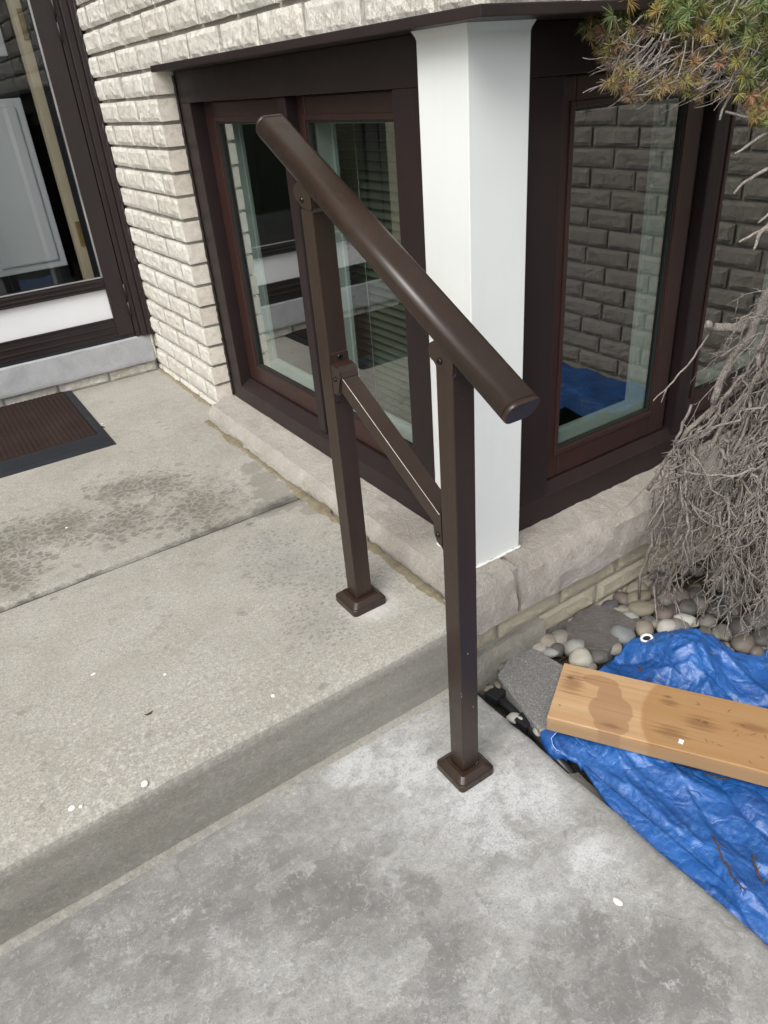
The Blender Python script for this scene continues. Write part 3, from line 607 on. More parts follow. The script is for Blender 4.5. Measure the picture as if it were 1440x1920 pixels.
# ------------------------------------------------------------------ stone sills
sill = thing('window_sill', 'rough split-face pale stone sill wrapping round below the brown corner windows', 'sill', (-0.05, 0.06, -0.078)); sl_ = Vector(sill.location)
o = extrude('sill_stone', [(0.07, -0.078), (0.07, 0.051), (-0.0148, 0.0445), (-0.06, 0.0395), (-0.104, 0.0370), (-0.117, 0.018), (-0.124, 0.004), (-0.129, -0.02), (-0.133, -0.05), (-0.134, -0.078)], 'Y', 0.125, 1.434, 'sill', sill, 200, 0.0034, 21, True); o.location = -sl_
o = extrude('sill_stone', [(0.125, -0.079), (0.125, 0.043), (0.085, 0.0405), (0.050, 0.0385), (0.030, 0.012), (0.020, -0.03), (0.021, -0.079)], 'X', -0.127, 0.0140, 'sill', sill, 30, 0.004, 21, True, 3); o.location = -sl_
o = extrude('sill_stone', [(0.30, -0.0795), (0.30, 0.05), (0.128, 0.045), (0.10, 0.0425), (0.052, 0.0385), (0.031, 0.013), (0.021, -0.030), (0.022, -0.0795)], 'X', 0.0275, 1.34, 'sill', sill, 200, 0.0042, 21, True, 5); o.location = -sl_
o = box('mortar', (0.0142, 0.0272, 0.036, 0.16, -0.07, 0.0335), 'mortar', sill, 0); o.location = -sl_

# ------------------------------------------------------------------ windows
def frame_mesh(name, ax, a0, a1, z0, z1, w_, d0, d1, mat, parent, loc, bev=0.003):
    """rectangular ring: opening (a0..a1, z0..z1) with border widths w_=(left,right,bottom,top); d0 front, d1 back depth. ax 'Y' -> plane x=const"""
    bm = bmesh.new(); L, Rr, B, T = w_
    def bx(p0, p1, q0, q1):
        if ax == 'Y': add_box(bm, d0, d1, p0, p1, q0, q1, bev)
        else: add_box(bm, p0, p1, d0, d1, q0, q1, bev)
    bx(a0 - L, a0, z0 - B, z1 + T); bx(a1, a1 + Rr, z0 - B, z1 + T); bx(a0 + .0004, a1 - .0004, z1, z1 + T - .0005); bx(a0 + .0004, a1 - .0004, z0 - B + .0005, z0)
    o = bm_obj(name, bm, mat, parent); o.location = -Vector(loc); return o
def pane(name, ax, a0, a1, z0, z1, d, parent, loc, mat='glass'):
    vs = [(d, a1, z0), (d, a0, z0), (d, a0, z1), (d, a1, z1)] if ax == 'Y' else [(a0, d, z0), (a1, d, z0), (a1, d, z1), (a0, d, z1)]
    o = link(name, mesh(name, vs, [(0, 1, 2, 3)]), mat, parent); o.location = -Vector(loc); return o
def sash(win, loc, ax, a0, a1, z0, z1, gd, w_):
    s_ = frame_mesh('sash', ax, a0, a1, z0, z1, w_, gd - 0.009, gd + 0.012, 'sash', win, loc, 0.004)
    # moulding step inside the sash, gasket, pane and the white inner frame
    q = [w_[0], w_[1], w_[2], w_[3]]; qq = [0.6 * v for v in q]
    c = frame_mesh('bead', ax, a0 - 0.002, a1 + 0.002, z0 - 0.002, z1 + 0.002, (0.012,) * 4, gd - 0.0125, gd - 0.0085, 'sash', s_, (0, 0, 0), 0.002); c.location = (0, 0, 0)
    c = frame_mesh('gasket', ax, a0 + .004, a1 - .004, z0 + .004, z1 - .004, (0.005,) * 4, gd - 0.006, gd + 0.004, 'seal', s_, (0, 0, 0), 0); c.location = (0, 0, 0)
    c = pane('glass', ax, a0, a1, z0, z1, gd, s_, (0, 0, 0)); c.location = (0, 0, 0)
    c = frame_mesh('inner_frame', ax, a0 + 0.001, a1 - 0.001, z0 + 0.001, z1 - 0.001, (0.03,) * 4, gd + 0.014, gd + 0.052, 'reveal', s_, (0, 0, 0), 0); c.location = (0, 0, 0)
    c = frame_mesh('inner_stop', ax, a0 + 0.010, a1 - 0.010, z0 + 0.010, z1 - 0.010, (0.02,) * 4, gd + 0.053, gd + 0.062, 'reveal', s_, (0, 0, 0), 0); c.location = (0, 0, 0)
    return s_
# left window (faces the landing)
LW = (-0.0148, 0.80, 0.046)
win = thing('window', 'dark brown two-light window facing the landing, directly behind the handrail', 'window', LW)
def wb(name, b, mat='trim', bev=0.002): o = box(name, b, mat, win, bev); o.location = -Vector(LW); return o
wb('header', (-0.0148, 0.065, 0.20, 1.432, 0.9537, 1.0334)); wb('jamb', (-0.0146, 0.065, 1.357, 1.4325, 0.0465, 0.9535)); wb('corner_stile', (-0.0150, 0.065, 0.19, 0.3487, 0.1012, 0.9536))
o = extrude('sill_board', [(-0.0152, 0.0455), (-0.0152, 0.099), (-0.011, 0.102), (0.020, 0.121), (0.065, 0.121), (0.065, 0.0455)], 'Y', 0.19, 1.4322, 'trim', win); o.location = -Vector(LW)
wb('mullion', (-0.006, 0.029, 0.792, 0.832, 0.109, 0.9536), bev=0.003)
sash(win, LW, 'Y', 0.885, 1.281, 0.1860, 0.9006, 0.034, (0.049, 0.0755, 0.0625, 0.0525))
sash(win, LW, 'Y', 0.398, 0.757, 0.1900, 0.9006, 0.034, (0.049, 0.0745, 0.066, 0.0525))
# right window (faces the front yard)
RW = (0.65, 0.128, 0.042)
win2 = thing('window', 'dark brown two-light window to the right of the white corner post, half hidden by the shrub', 'window', RW)
def wr(name, b, mat='trim', bev=0.002): o = box(name, b, mat, win2, bev); o.location = -Vector(RW); return o
wr('header', (0.07, 1.36, 0.128, 0.215, 0.9537, 1.0342)); wr('corner_stile', (0.07, 0.2016, 0.1278, 0.215, 0.1112, 0.9535)); wr('jamb', (1.235, 1.36, 0.1279, 0.215, 0.1112, 0.9535))
o = extrude('sill_board', [(0.1276, 0.0415), (0.1276, 0.108), (0.131, 0.111), (0.146, 0.1335), (0.215, 0.1335), (0.215, 0.0415)], 'X', 0.07, 1.36, 'trim', win2); o.location = -Vector(RW)
wr('mullion', (0.662, 0.706, 0.131, 0.165, 0.116, 0.9535), bev=0.003)
sash(win2, RW, 'X', 0.2535, 0.579, 0.205, 0.8975, 0.158, (0.0515, 0.062, 0.070, 0.0555))
sash(win2, RW, 'X', 0.754, 1.125, 0.203, 0.8975, 0.158, (0.056, 0.095, 0.070, 0.0555))
# dim room behind the panes
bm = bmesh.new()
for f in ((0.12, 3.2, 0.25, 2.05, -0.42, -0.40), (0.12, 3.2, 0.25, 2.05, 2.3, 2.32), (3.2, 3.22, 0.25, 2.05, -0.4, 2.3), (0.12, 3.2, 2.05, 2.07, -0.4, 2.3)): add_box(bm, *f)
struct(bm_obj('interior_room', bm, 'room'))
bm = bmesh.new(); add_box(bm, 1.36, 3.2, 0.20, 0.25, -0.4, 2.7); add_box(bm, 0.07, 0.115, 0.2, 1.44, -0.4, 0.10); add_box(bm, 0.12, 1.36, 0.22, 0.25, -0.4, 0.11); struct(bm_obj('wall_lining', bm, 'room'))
# venetian blind hanging inside the right-hand light of the left window
bl = thing('window_blind', 'dim venetian blind hanging behind the pane nearest the white corner post', 'blind', (0.17, 0.6, 0.93))
sm = bmesh.new(); add_box(sm, -0.013, 0.013, -0.26, 0.26, -0.0009, 0.0009); sme = bpy.data.meshes.new('slat'); sm.to_mesh(sme); sm.free(); sme.materials.append(M['blind'])
for i in range(38):
    o = bpy.data.objects.new('slat', sme); C.objects.link(o); o.parent = bl; o.location = (0, 0, -0.03 - i * 0.0215); o.rotation_euler = (0, R(-38), 0)
for y in (-0.13, 0.16):
    o = tube_obj('cord', [(-0.016, y, 0), (-0.016, y, -0.86)], 0.0009, 'cord', bl, 5)
box('head_rail', (-0.02, 0.02, -0.27, 0.27, -0.02, 0.02), 'blind', bl)

# ------------------------------------------------------------------ white corner post
post = thing('corner_post', 'smooth white boxed corner post standing between the two dark brown windows', 'post', (0.013, 0.152, 0.042)); pl_ = Vector(post.location)
def wp(name, bm, mat, smooth=False): o = bm_obj(name, bm, mat, post, smooth); o.location = -pl_; return o
bm = bmesh.new(); add_box(bm, -0.0525, 0.0780, 0.0869, 0.2165, 0.0430, 1.026, 0.0016, 2); wp('post_cover', bm, 'white')
bm = bmesh.new()     # flared cap under the lintel
a = [(-0.0523, 0.0871), (0.0778, 0.0871), (0.0778, 0.2163), (-0.0523, 0.2163)]; vv = []
for (e, z) in ((0.0, 1.020), (0.001, 1.024), (0.0055, 1.0325), (0.006, 1.0334)):
    vv.append([bm.verts.new((x + (e if x > 0 else -e), y + (e if y > .15 else -e), z)) for (x, y) in a])
for i in range(3):
    for k in range(4): bm.faces.new((vv[i][k], vv[i][(k + 1) % 4], vv[i + 1][(k + 1) % 4], vv[i + 1][k]))
bm.faces.new(vv[3]); bm.faces.new(list(reversed(vv[0]))); wp('cap_trim', bm, 'white')
vs, fs = [], []
pts = [(-0.0545 + 0.001 * random.uniform(-1, 1), 0.215 - i * 0.0064, 0.043) for i in range(20)] + [(-0.053 + i * 0.0066, 0.0845 + 0.0012 * random.uniform(-1, 1), 0.0425) for i in range(21)] + [(0.082, 0.09, 0.042)]
tube(vs, fs, pts, [0.0032 + random.uniform(-.0008, .0012) for _ in pts], 6); o = link('caulk_bead', mesh('caulk_bead', vs, fs, True), 'caulk', post); o.location = -pl_

# black caulk between window trim and brick
ck = [(-0.0175 + 0.002 * noise.noise(Vector((0, 0, i * .9))), 1.4385 + 0.0035 * noise.noise(Vector((5, 0, i * .7))), 0.05 + i * 0.0125) for i in range(79)]
vs, fs = [], []; tube(vs, fs, ck, [0.0048 + 0.0022 * noise.noise(Vector((i * .8, 2, 0))) for i in range(79)], 6); o = link('caulk_bead', mesh('caulk_bead', vs, fs, True), 'caulk_dark', win); o.location = -Vector(LW)

# ------------------------------------------------------------------ handrail
HR = Vector((-0.2824, 0.02, -0.211)); PX, PW = -0.2824, 0.0381
hr = thing('handrail', 'bronze-brown metal handrail with two square posts, one on the step and one on the walkway', 'handrail', HR)
def hp(o): o.location = -HR; return o
sl_a = math.atan2(0.318, 0.592)            # pitch of the rail
def rail_z(y): return 0.597 + (y + 0.279) * 0.531
for (py, zb, hz) in ((0.1950, 0.0, 0.78), (-0.1510, -0.211, 0.608)):
    hp(box('post', (PX - PW / 2, PX + PW / 2, py - PW / 2, py + PW / 2, zb + 0.004, hz + 0.02), 'rail', hr, 0.0016, 2))
    # two-piece foot cover with a bevelled shoulder
    prof = [(0.0418, 0.0), (0.0418, 0.0135), (0.0409, 0.0152), (0.0388, 0.0158), (0.0382, 0.0168), (0.0305, 0.0245), (0.0288, 0.0254), (0.0207, 0.0258), (0.0207, 0.020)]
    vs, fs, ring = [], [], []
    for (h_, z_) in prof:
        rr = 0.009 if h_ > 0.03 else 0.0035; idx = []
        for (sx, sy, a0) in ((1, 1, 0), (-1, 1, 90), (-1, -1, 180), (1, -1, 270)):
            for s_ in range(5):
                aa = R(a0 + s_ * 22.5); idx.append(len(vs)); vs.append((PX + sx * (h_ - rr) + math.cos(aa) * rr, py + sy * (h_ - rr) + math.sin(aa) * rr, zb + z_ + 0.001))
        ring.append(idx)
    for i in range(len(ring) - 1):
        for k in range(20): fs.append((ring[i][k], ring[i][(k + 1) % 20], ring[i + 1][(k + 1) % 20], ring[i + 1][k]))
    cov = hp(link('base_cover', mesh('base_cover', vs, fs, False), 'rail', hr))
    sm_ = box('seam', (PX + 0.0035, PX + 0.0043, py - 0.0424, py - 0.020, zb + 0.003, zb + 0.0262), 'seal', cov, 0)
    bmv = sm_.data
    for v in bmv.vertices:      # the seam follows the sloping shoulder
        t_ = (py - 0.0203 - v.co.y) / 0.022
        if v.co.z > zb + 0.02: v.co.z = zb + 0.0272 - 0.0105 * t_
    for dx in (-0.004, 0.010, 0.022): disc_bolt('screw_hole', (PX + dx + 0.004, py - 0.0417, zb + 0.0105 + 0.001 * dx), (0, -1, 0), 0.0016, 0.0006, cov, 'seal')
# the rail: flat-topped oval tube following the pitch
rp = []
Wd, Hh = 0.0285, 0.0195
for (cx_, cz_, r_, a0, a1) in ((0.0142, 0.0045, 0.0135, 0, 90), (-0.0142, 0.0045, 0.0135, 90, 180), (-0.0122, -0.0025, 0.0155, 180, 270), (0.0122, -0.0025, 0.0155, 270, 360)):
    for i in range(11): a = R(a0 + (a1 - a0) * i / 10); rp.append((cx_ + r_ * math.cos(a), cz_ + r_ * math.sin(a)))
dirv = Vector((0, math.cos(sl_a), math.sin(sl_a))); upv = Vector((0, -math.sin(sl_a), math.cos(sl_a)))
P0 = Vector((PX, -0.279, rail_z(-0.279))); LEN = 0.672
def rail_seg(name, s0, s1, sc0=1.0, sc1=1.0, parent=hr, dome=False):
    st = [(s0, sc0), (s1, sc1)]
    if dome: st = [(s0, 1.0), (s0 + (s1 - s0) * 0.6, 1.0), (s0 + (s1 - s0) * 0.9, 0.985), (s1, 0.955)]
    vs, fs = [], []; n = len(rp)
    for (s_, k) in st:
        for (p, q) in rp: vs.append(P0 + dirv * s_ + Vector((p * k, 0, 0)) + upv * q * k)
    for i in range(len(st) - 1):
        for j in range(n): fs.append((i * n + j, i * n + (j + 1) % n, (i + 1) * n + (j + 1) % n, (i + 1) * n + j))
    fs.append(tuple(range(n))); fs.append(tuple(range((len(st) - 1) * n, len(st) * n)))
    bm = bmesh.new(); bv = [bm.verts.new(v) for v in vs]
    for f in fs: bm.faces.new([bv[i] for i in f])
    o = bm_obj(name, bm, 'rail', parent); o.data.polygons.foreach_set('use_smooth', [len(p.vertices) == 4 for p in o.data.polygons]); return hp(o)
rail_seg('rail', 0.0, LEN); rail_seg('end_cap', -0.0006, -0.0085, dome=True); rail_seg('end_cap', LEN + 0.0006, LEN + 0.0085, dome=True)
# rail brackets on the post tops
for py in (0.1950, -0.1510):
    zt = rail_z(py); vs, fs = [], []
    # side profile in (y,z): rounded nose on the uphill side, sloped top under the rail
    pr_ = []
    for k in range(9):
        a = R(250 - 18 * k); pr_.append((py + 0.019 - 0.004 + 0.020 * -math.cos(a) * 0.9, zt - 0.032 + 0.018 * math.sin(a)))
    pr_ = [(py - 0.0205, zt - 0.052), (py + 0.015, zt - 0.047)] + [(py + 0.019 + 0.016 * math.sin(R(x)), zt - 0.030 - 0.016 * math.cos(R(x)) + 0.006) for x in range(10, 131, 20)] + [(py + 0.012, rail_z(py + 0.012) - 0.010), (py - 0.026, rail_z(py - 0.026) - 0.010), (py - 0.0255, zt - 0.046)]
    o = hp(extrude('rail_bracket', [(y_, z_) for (y_, z_) in pr_], 'X', PX - 0.0215, PX + 0.0215, 'rail', hr))
    bmx = bmesh.new(); bmx.from_mesh(o.data); bmesh.ops.bevel(bmx, geom=[e for e in bmx.edges if abs(e.verts[0].co.x - e.verts[1].co.x) < 1e-6], offset=0.003, segments=2, affect='EDGES'); bmx.to_mesh(o.data); bmx.free()
    disc_bolt('screw', (PX - 0.0212, py + 0.006, zt - 0.034), (-1, 0, 0), 0.0052, 0.003, o)
vs, fs = [], []
for (x, y, z) in ((PX - PW / 2 - .0001, -0.1700, 0.02), (PX - PW / 2 - .0001, -0.1702, 0.013), (PX - .003, -0.1703, 0.105), (PX + .008, -0.1703, -0.03), (PX - PW / 2 - .0002, -0.146, -0.13), (PX + .004, 0.1757, 0.021), (PX + .011, 0.1757, 0.024), (PX + .015, 0.1757, 0.022), (PX + .013, -0.1704, -0.186), (PX + .016, -0.1704, -0.183)):
    tube(vs, fs, [(x, y, z), (x + random.uniform(-.001, .001), y, z + random.uniform(.001, .003))], [.0006, .0004], 4)
o = hp(link('paint_chips', mesh('paint_chips', vs, fs), 'scuff', hr)); o['kind'] = 'stuff'
# diagonal strut and its two brackets
A_ = Vector((PX, 0.157, 0.5195)); B_ = Vector((PX, -0.1325, 0.3485)); dd = (B_ - A_).normalized(); uu = Vector((0, -dd.z, dd.y)) * (1 if dd.y > 0 else -1)
bm = bmesh.new(); L_ = (B_ - A_).length; add_box(bm, -0.0158, 0.0158, 0, L_, -0.0138, 0.0138, 0.0014)
mt = Matrix(((1, 0, 0, A_.x), (0, dd.y, uu.y, A_.y), (0, dd.z, uu.z, A_.z), (0, 0, 0, 1))); bm.transform(mt); st_o = hp(bm_obj('strut', bm, 'rail', hr))
vs, fs = [], []; e0 = [A_ + dd * (0.006 + i * (L_ - 0.022) / 40) + uu * 0.0138 + Vector((-0.0157, 0, 0)) for i in range(41)]
tube(vs, fs, e0, [0.00055 + 0.00045 * max(0, noise.noise(Vector((i * .6, 0, 2)))) for i in range(41)], 5)
e1 = [A_ + dd * 0.0045 + uu * 0.0139 + Vector((-0.0155 + i * 0.0031, 0, 0)) + dd * random.uniform(-.0012, .0012) for i in range(11)]
tube(vs, fs, e1, [0.0007 + random.uniform(0, .0008) for _ in e1], 5); link('scuffed_edge', mesh('scuffed_edge', vs, fs), 'scuff', st_o)['kind'] = 'stuff'
yf = 0.195 - PW / 2
pr_ = [(yf + 0.0005, 0.566), (yf - 0.0035, 0.564), (yf - 0.004, 0.549), (yf - 0.016, 0.549), (yf - 0.024, 0.546), (yf - 0.031, 0.538), (yf - 0.034, 0.528), (yf - 0.027, 0.512), (yf - 0.024, 0.498), (yf - 0.016, 0.491), (yf - 0.004, 0.489), (yf - 0.0035, 0.476), (yf + 0.0005, 0.474)]
o = hp(extrude('strut_bracket', pr_, 'X', PX - 0.0190, PX + 0.0190, 'rail', hr))
bmx = bmesh.new(); bmx.from_mesh(o.data); bmesh.ops.bevel(bmx, geom=[e for e in bmx.edges if abs(e.verts[0].co.x - e.verts[1].co.x) < 1e-6], offset=0.0026, segments=2, affect='EDGES'); bmx.to_mesh(o.data); bmx.free()
disc_bolt('screw', (PX, yf - 0.0036, 0.5575), (0, -1, 0), 0.0052, 0.003, o); disc_bolt('screw', (PX - 0.0188, yf - 0.013, 0.522), (-1, 0, 0), 0.0048, 0.0028, o)
yb = -0.151 + PW / 2
pr_ = [(yb - 0.0005, 0.398), (yb + 0.004, 0.392)] + [(yb + 0.006 + 0.020 * math.sin(R(a)), 0.343 + 0.032 * math.cos(R(a))) for a in range(0, 181, 20)] + [(yb + 0.003, 0.308), (yb - 0.0005, 0.304)]
o = hp(extrude('strut_bracket', pr_, 'X', PX - 0.0185, PX + 0.0185, 'rail', hr))
bmx = bmesh.new(); bmx.from_mesh(o.data); bmesh.ops.bevel(bmx, geom=[e for e in bmx.edges if abs(e.verts[0].co.x - e.verts[1].co.x) < 1e-6], offset=0.003, segments=2, affect='EDGES'); bmx.to_mesh(o.data); bmx.free()
disc_bolt('screw', (PX - 0.0183, yb + 0.012, 0.333), (-1, 0, 0), 0.0048, 0.0028, o)

# ------------------------------------------------------------------ storm door, frame, inner door, threshold
YD = 2.06
sd = thing('storm_door', 'dark brown storm door with tall glass pane and white textured kick panel', 'door', (-0.6, YD, 0.172)); sdl = Vector(sd.location)
def dp(name, b, mat='door', bev=0.002, par=None): o = box(name, b, mat, par or sd, bev); o.location = (0, 0, 0) if par else -sdl; return o
DL, DR = -1.02, -0.1475
dp('stile', (DR - 0.0655, DR, YD, YD + 0.030, 0.172, 2.05), 'ridged'); dp('stile', (DL, DL + 0.0655, YD, YD + 0.030, 0.172, 2.05), 'ridged')
dp('rail', (DL + .066, DR - .066, YD + .001, YD + 0.030, 0.172, 0.243)); dp('rail', (DL + .066, DR - .066, YD + .001, YD + 0.030, 0.357, 0.400)); dp('rail', (DL + .066, DR - .066, YD + .001, YD + 0.030, 1.98, 2.049))
for z in (0.190, 0.214, 0.241, 0.3585, 0.372, 0.388): dp('rail_bead', (DL + .07, DR - .07, YD - 0.004, YD + 0.002, z, z + 0.006), 'door', 0.0015)
dp('kick_panel', (DL + .066, DR - .066, YD + 0.010, YD + 0.016, 0.243, 0.357), 'kick', 0)
dp('bottom_sweep', (DL, DR, YD + .004, YD + 0.026, 0.1575, 0.1715), 'rubber', 0)
pane('glass', 'X', DL + .066, DR - .066, 0.400, 1.98, YD + 0.014, sd, sdl, 'door_glass')
gb = dp('glazing_strip', (DR - 0.0705, DR - 0.0660, YD - 0.001, YD + 0.012, 0.402, 1.98), 'alu', 0.001)
gb = dp('glazing_strip', (DL + 0.09, DR - 0.0720, YD - 0.001, YD + 0.008, 0.4005, 0.4045), 'alu', 0.001)
# fixed frame round the door
df = thing('door_frame', 'dark brown door casing with black caulk along the cream brick', 'door frame', (-0.1, YD, 0.156)); dfl = Vector(df.location)
def fp(name, b, mat='door', bev=0.002): o = box(name, b, mat, df, bev); o.location = -dfl; return o
fp('jamb', (-0.145, -0.1265, YD - 0.004, YD + 0.09, 0.157, 2.12)); fp('casing', (-0.1262, -0.100, YD - 0.014, YD + 0.09, 0.1565, 2.12), 'door', 0.004); fp('casing', (-0.0998, -0.0835, YD - 0.021, YD + 0.09, 0.1563, 2.12), 'door', 0.004)
fp('jamb', (-1.06, -1.0225, YD - 0.004, YD + 0.09, 0.157, 2.12)); fp('head', (-1.06, -0.0835, YD - 0.003, YD + 0.09, 2.052, 2.121))
for z in (0.24, 0.31, 1.155, 1.225): 
    vs, fs = [], []; tube(vs, fs, [(-0.1460, YD - 0.006, z), (-0.1460, YD - 0.006, z + 0.055)], 0.0042, 8); o = link('hinge_knuckle', mesh('hinge_knuckle', vs, fs, True), 'door', df); o.location = -dfl
vs, fs = [], []; cp = [(-0.0805 + 0.0025 * noise.noise(Vector((i * .5, 0, 0))), YD - 0.018 - 0.007 * noise.noise(Vector((i * .37, 4, 0))), 0.157 + i * 0.012) for i in range(120)]
tube(vs, fs, cp, [0.007 + 0.0045 * noise.noise(Vector((i * .45, 9, 0))) for i in range(120)], 7); o = link('caulk_bead', mesh('caulk_bead', vs, fs, True), 'caulk_dark', df); o.location = -dfl
# dark hall behind the storm door, white panelled door standing back in it, hinge jamb of the inner doorway
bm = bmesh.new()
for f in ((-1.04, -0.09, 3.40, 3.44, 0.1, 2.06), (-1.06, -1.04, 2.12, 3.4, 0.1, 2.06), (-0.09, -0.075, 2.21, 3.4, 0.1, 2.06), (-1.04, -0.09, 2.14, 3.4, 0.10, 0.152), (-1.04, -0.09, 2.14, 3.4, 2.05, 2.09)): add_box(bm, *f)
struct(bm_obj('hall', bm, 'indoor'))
idr = thing('inner_door', 'white panelled door standing back in the dark hall, seen through the storm door glass', 'door', (-0.35, 2.66, 0.155)); il = Vector(idr.location)
def ip(name, b, mat, bev=0.002): o = box(name, b, mat, idr, bev); o.location = -il; return o
ip('door_slab', (-0.515, -0.205, 2.672, 2.71, 0.155, 2.0), 'indoor')
for (z0, z1) in ((0.366, 1.015), (1.156, 1.85)):
    ip('panel', (-0.505, -0.209, 2.660, 2.674, z0, z1), 'panel', 0.005); ip('panel_field', (-0.475, -0.239, 2.652, 2.661, z0 + 0.03, z1 - 0.03), 'panel', 0.007)
ij = thing('inner_doorway', 'beige hinge jamb with old brass hinges behind the storm door glass', 'door jamb', (-0.24, 2.14, 0.155)); jl = Vector(ij.location)
def jp(name, b, mat, bev=0.002): o = box(name, b, mat, ij, bev); o.location = -jl; return o
jp('jamb_strip', (-0.2585, -0.2265, 2.136, 2.19, 0.16, 2.03), 'beige'); jp('jamb', (-0.2262, -0.115, 2.14, 2.19, 0.16, 2.05), 'indoor')
for z in (0.512, 1.170, 1.83):
    hg = jp('hinge', (-0.2455, -0.2275, 2.1335, 2.1365, z, z + 0.088), 'brass', 0.001)
    for q in (0.2, 0.5, 0.8): disc_bolt('screw', (-0.2365, 2.1334, z + 0.088 * q), (0, -1, 0), 0.003, 0.0012, hg, 'brass')
# threshold
th = thing('threshold', 'pale grey stone door threshold over a thin brick course', 'threshold', (-0.6, YD, 0.0)); tl = Vector(th.location)
o = extrude('threshold_stone', [(2.11, 0.047), (2.052, 0.047), (2.0505, 0.052), (2.058, 0.150), (2.064, 0.156), (2.2, 0.157), (2.2, 0.047)], 'X', -1.1, -0.094, 'threshold', th, 40, 0.0014, 14, True); o.location = -tl
o = box('mortar', (-1.1, -0.084, 2.078, 2.12, -0.02, 0.046), 'mortar', th, 0); o.location = -tl
TB = []
for i in range(3):
    me = brick_mesh(0.19, 500 + i, 0.04, H=0.036); me.materials.append(M['brick']); me.materials.append(M['brick']); TB.append(me)
for i in range(5): put_brick(TB[i % 3], th, Vector((-0.092 - i * 0.2, 2.073, 0.002)) - tl, R(90))
me = brick_mesh(0.012, 520, 0.04, H=0.10); me.materials.append(M['brick']); me.materials.append(M['brick']); put_brick(me, th, Vector((-0.0805, 2.057, 0.052)) - tl, R(90))

# ------------------------------------------------------------------ doormat
dm = thing('doormat', 'ribbed brown and black rubber doormat in front of the storm door', 'doormat', (-0.82, 1.77, 0.001)); dm.rotation_euler = (0, 0, R(-1.0))
MX0, MX1, MY0, MY1 = -0.40, 0.372, -0.335, 0.325
vs = []; fs = []
for (e, z) in ((0, 0), (0.0, 0.002), (0.016, 0.0065), (0.022, 0.0072)):
    for (x, y) in ((MX0 + e, MY0 + e), (MX1 - e, MY0 + e), (MX1 - e, MY1 - e), (MX0 + e, MY1 - e)): vs.append((x, y, z))
for i in range(3):
    for k in range(4): fs.append((i * 4 + k, i * 4 + (k + 1) % 4, i * 4 + 4 + (k + 1) % 4, i * 4 + 4 + k))
fs.append((12, 13, 14, 15)); link('rubber_base', mesh('rubber_base', vs, fs), 'rubber', dm)
vs, fs = [], []   # ribbed rubber band along the front
for i in range(15):
    y = MY0 + 0.033 + i * 0.0052; b = len(vs)
    for x in (MX0 + 0.03, MX1 - 0.022): vs += [(x, y - 0.0021, 0.0070), (x, y - 0.0012, 0.0098), (x, y + 0.0012, 0.0098), (x, y + 0.0021, 0.0070)]
    fs += [(b, b + 1, b + 5, b + 4), (b + 1, b + 2, b + 6, b + 5), (b + 2, b + 3, b + 7, b + 6), (b, b + 3, b + 2, b + 1), (b + 4, b + 5, b + 6, b + 7)]
link('ribbed_band', mesh('ribbed_band', vs, fs), 'rubber', dm)
vs, fs = [], []   # carpet field: wavy cords
x0, x1, y0, y1 = MX0 + 0.03, MX1 - 0.030, MY0 + 0.112, MY1 - 0.018; nx, ny = 260, 190
for i in range(ny + 1):
    for j in range(nx + 1):
        x = x0 + (x1 - x0) * j / nx; y = y0 + (y1 - y0) * i / ny
        ph = y / 0.0165 * 2 * math.pi + 1.5 * math.sin(x / 0.0165 * 2 * math.pi)
        e = min(1, min(i, ny - i, j, nx - j) / 2)
        vs.append((x, y, 0.0072 + e * (0.0040 + 0.0029 * math.sin(ph) * (0.75 + 0.4 * math.sin(x / 0.0165 * 2 * math.pi + 1.2)))))
for i in range(ny):
    for j in range(nx): a = i * (nx + 1) + j; fs.append((a, a + 1, a + nx + 2, a + nx + 1))
link('carpet_field', mesh('carpet_field', vs, fs, True), 'mat', dm)

# ------------------------------------------------------------------ brick wing wall beyond the right edge (seen mirrored in the right window)
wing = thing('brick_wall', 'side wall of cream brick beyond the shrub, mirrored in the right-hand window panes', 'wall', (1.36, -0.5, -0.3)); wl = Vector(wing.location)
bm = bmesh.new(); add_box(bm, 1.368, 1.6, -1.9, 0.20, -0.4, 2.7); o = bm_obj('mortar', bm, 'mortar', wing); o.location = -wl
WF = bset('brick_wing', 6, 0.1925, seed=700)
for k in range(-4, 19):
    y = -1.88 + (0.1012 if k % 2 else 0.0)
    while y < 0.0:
        put_brick(random.choice(WF), wing, Vector((1.36 + random.uniform(-.002, .002), y, ZC + k * CH + JT / 2)) - wl); y += 0.2025

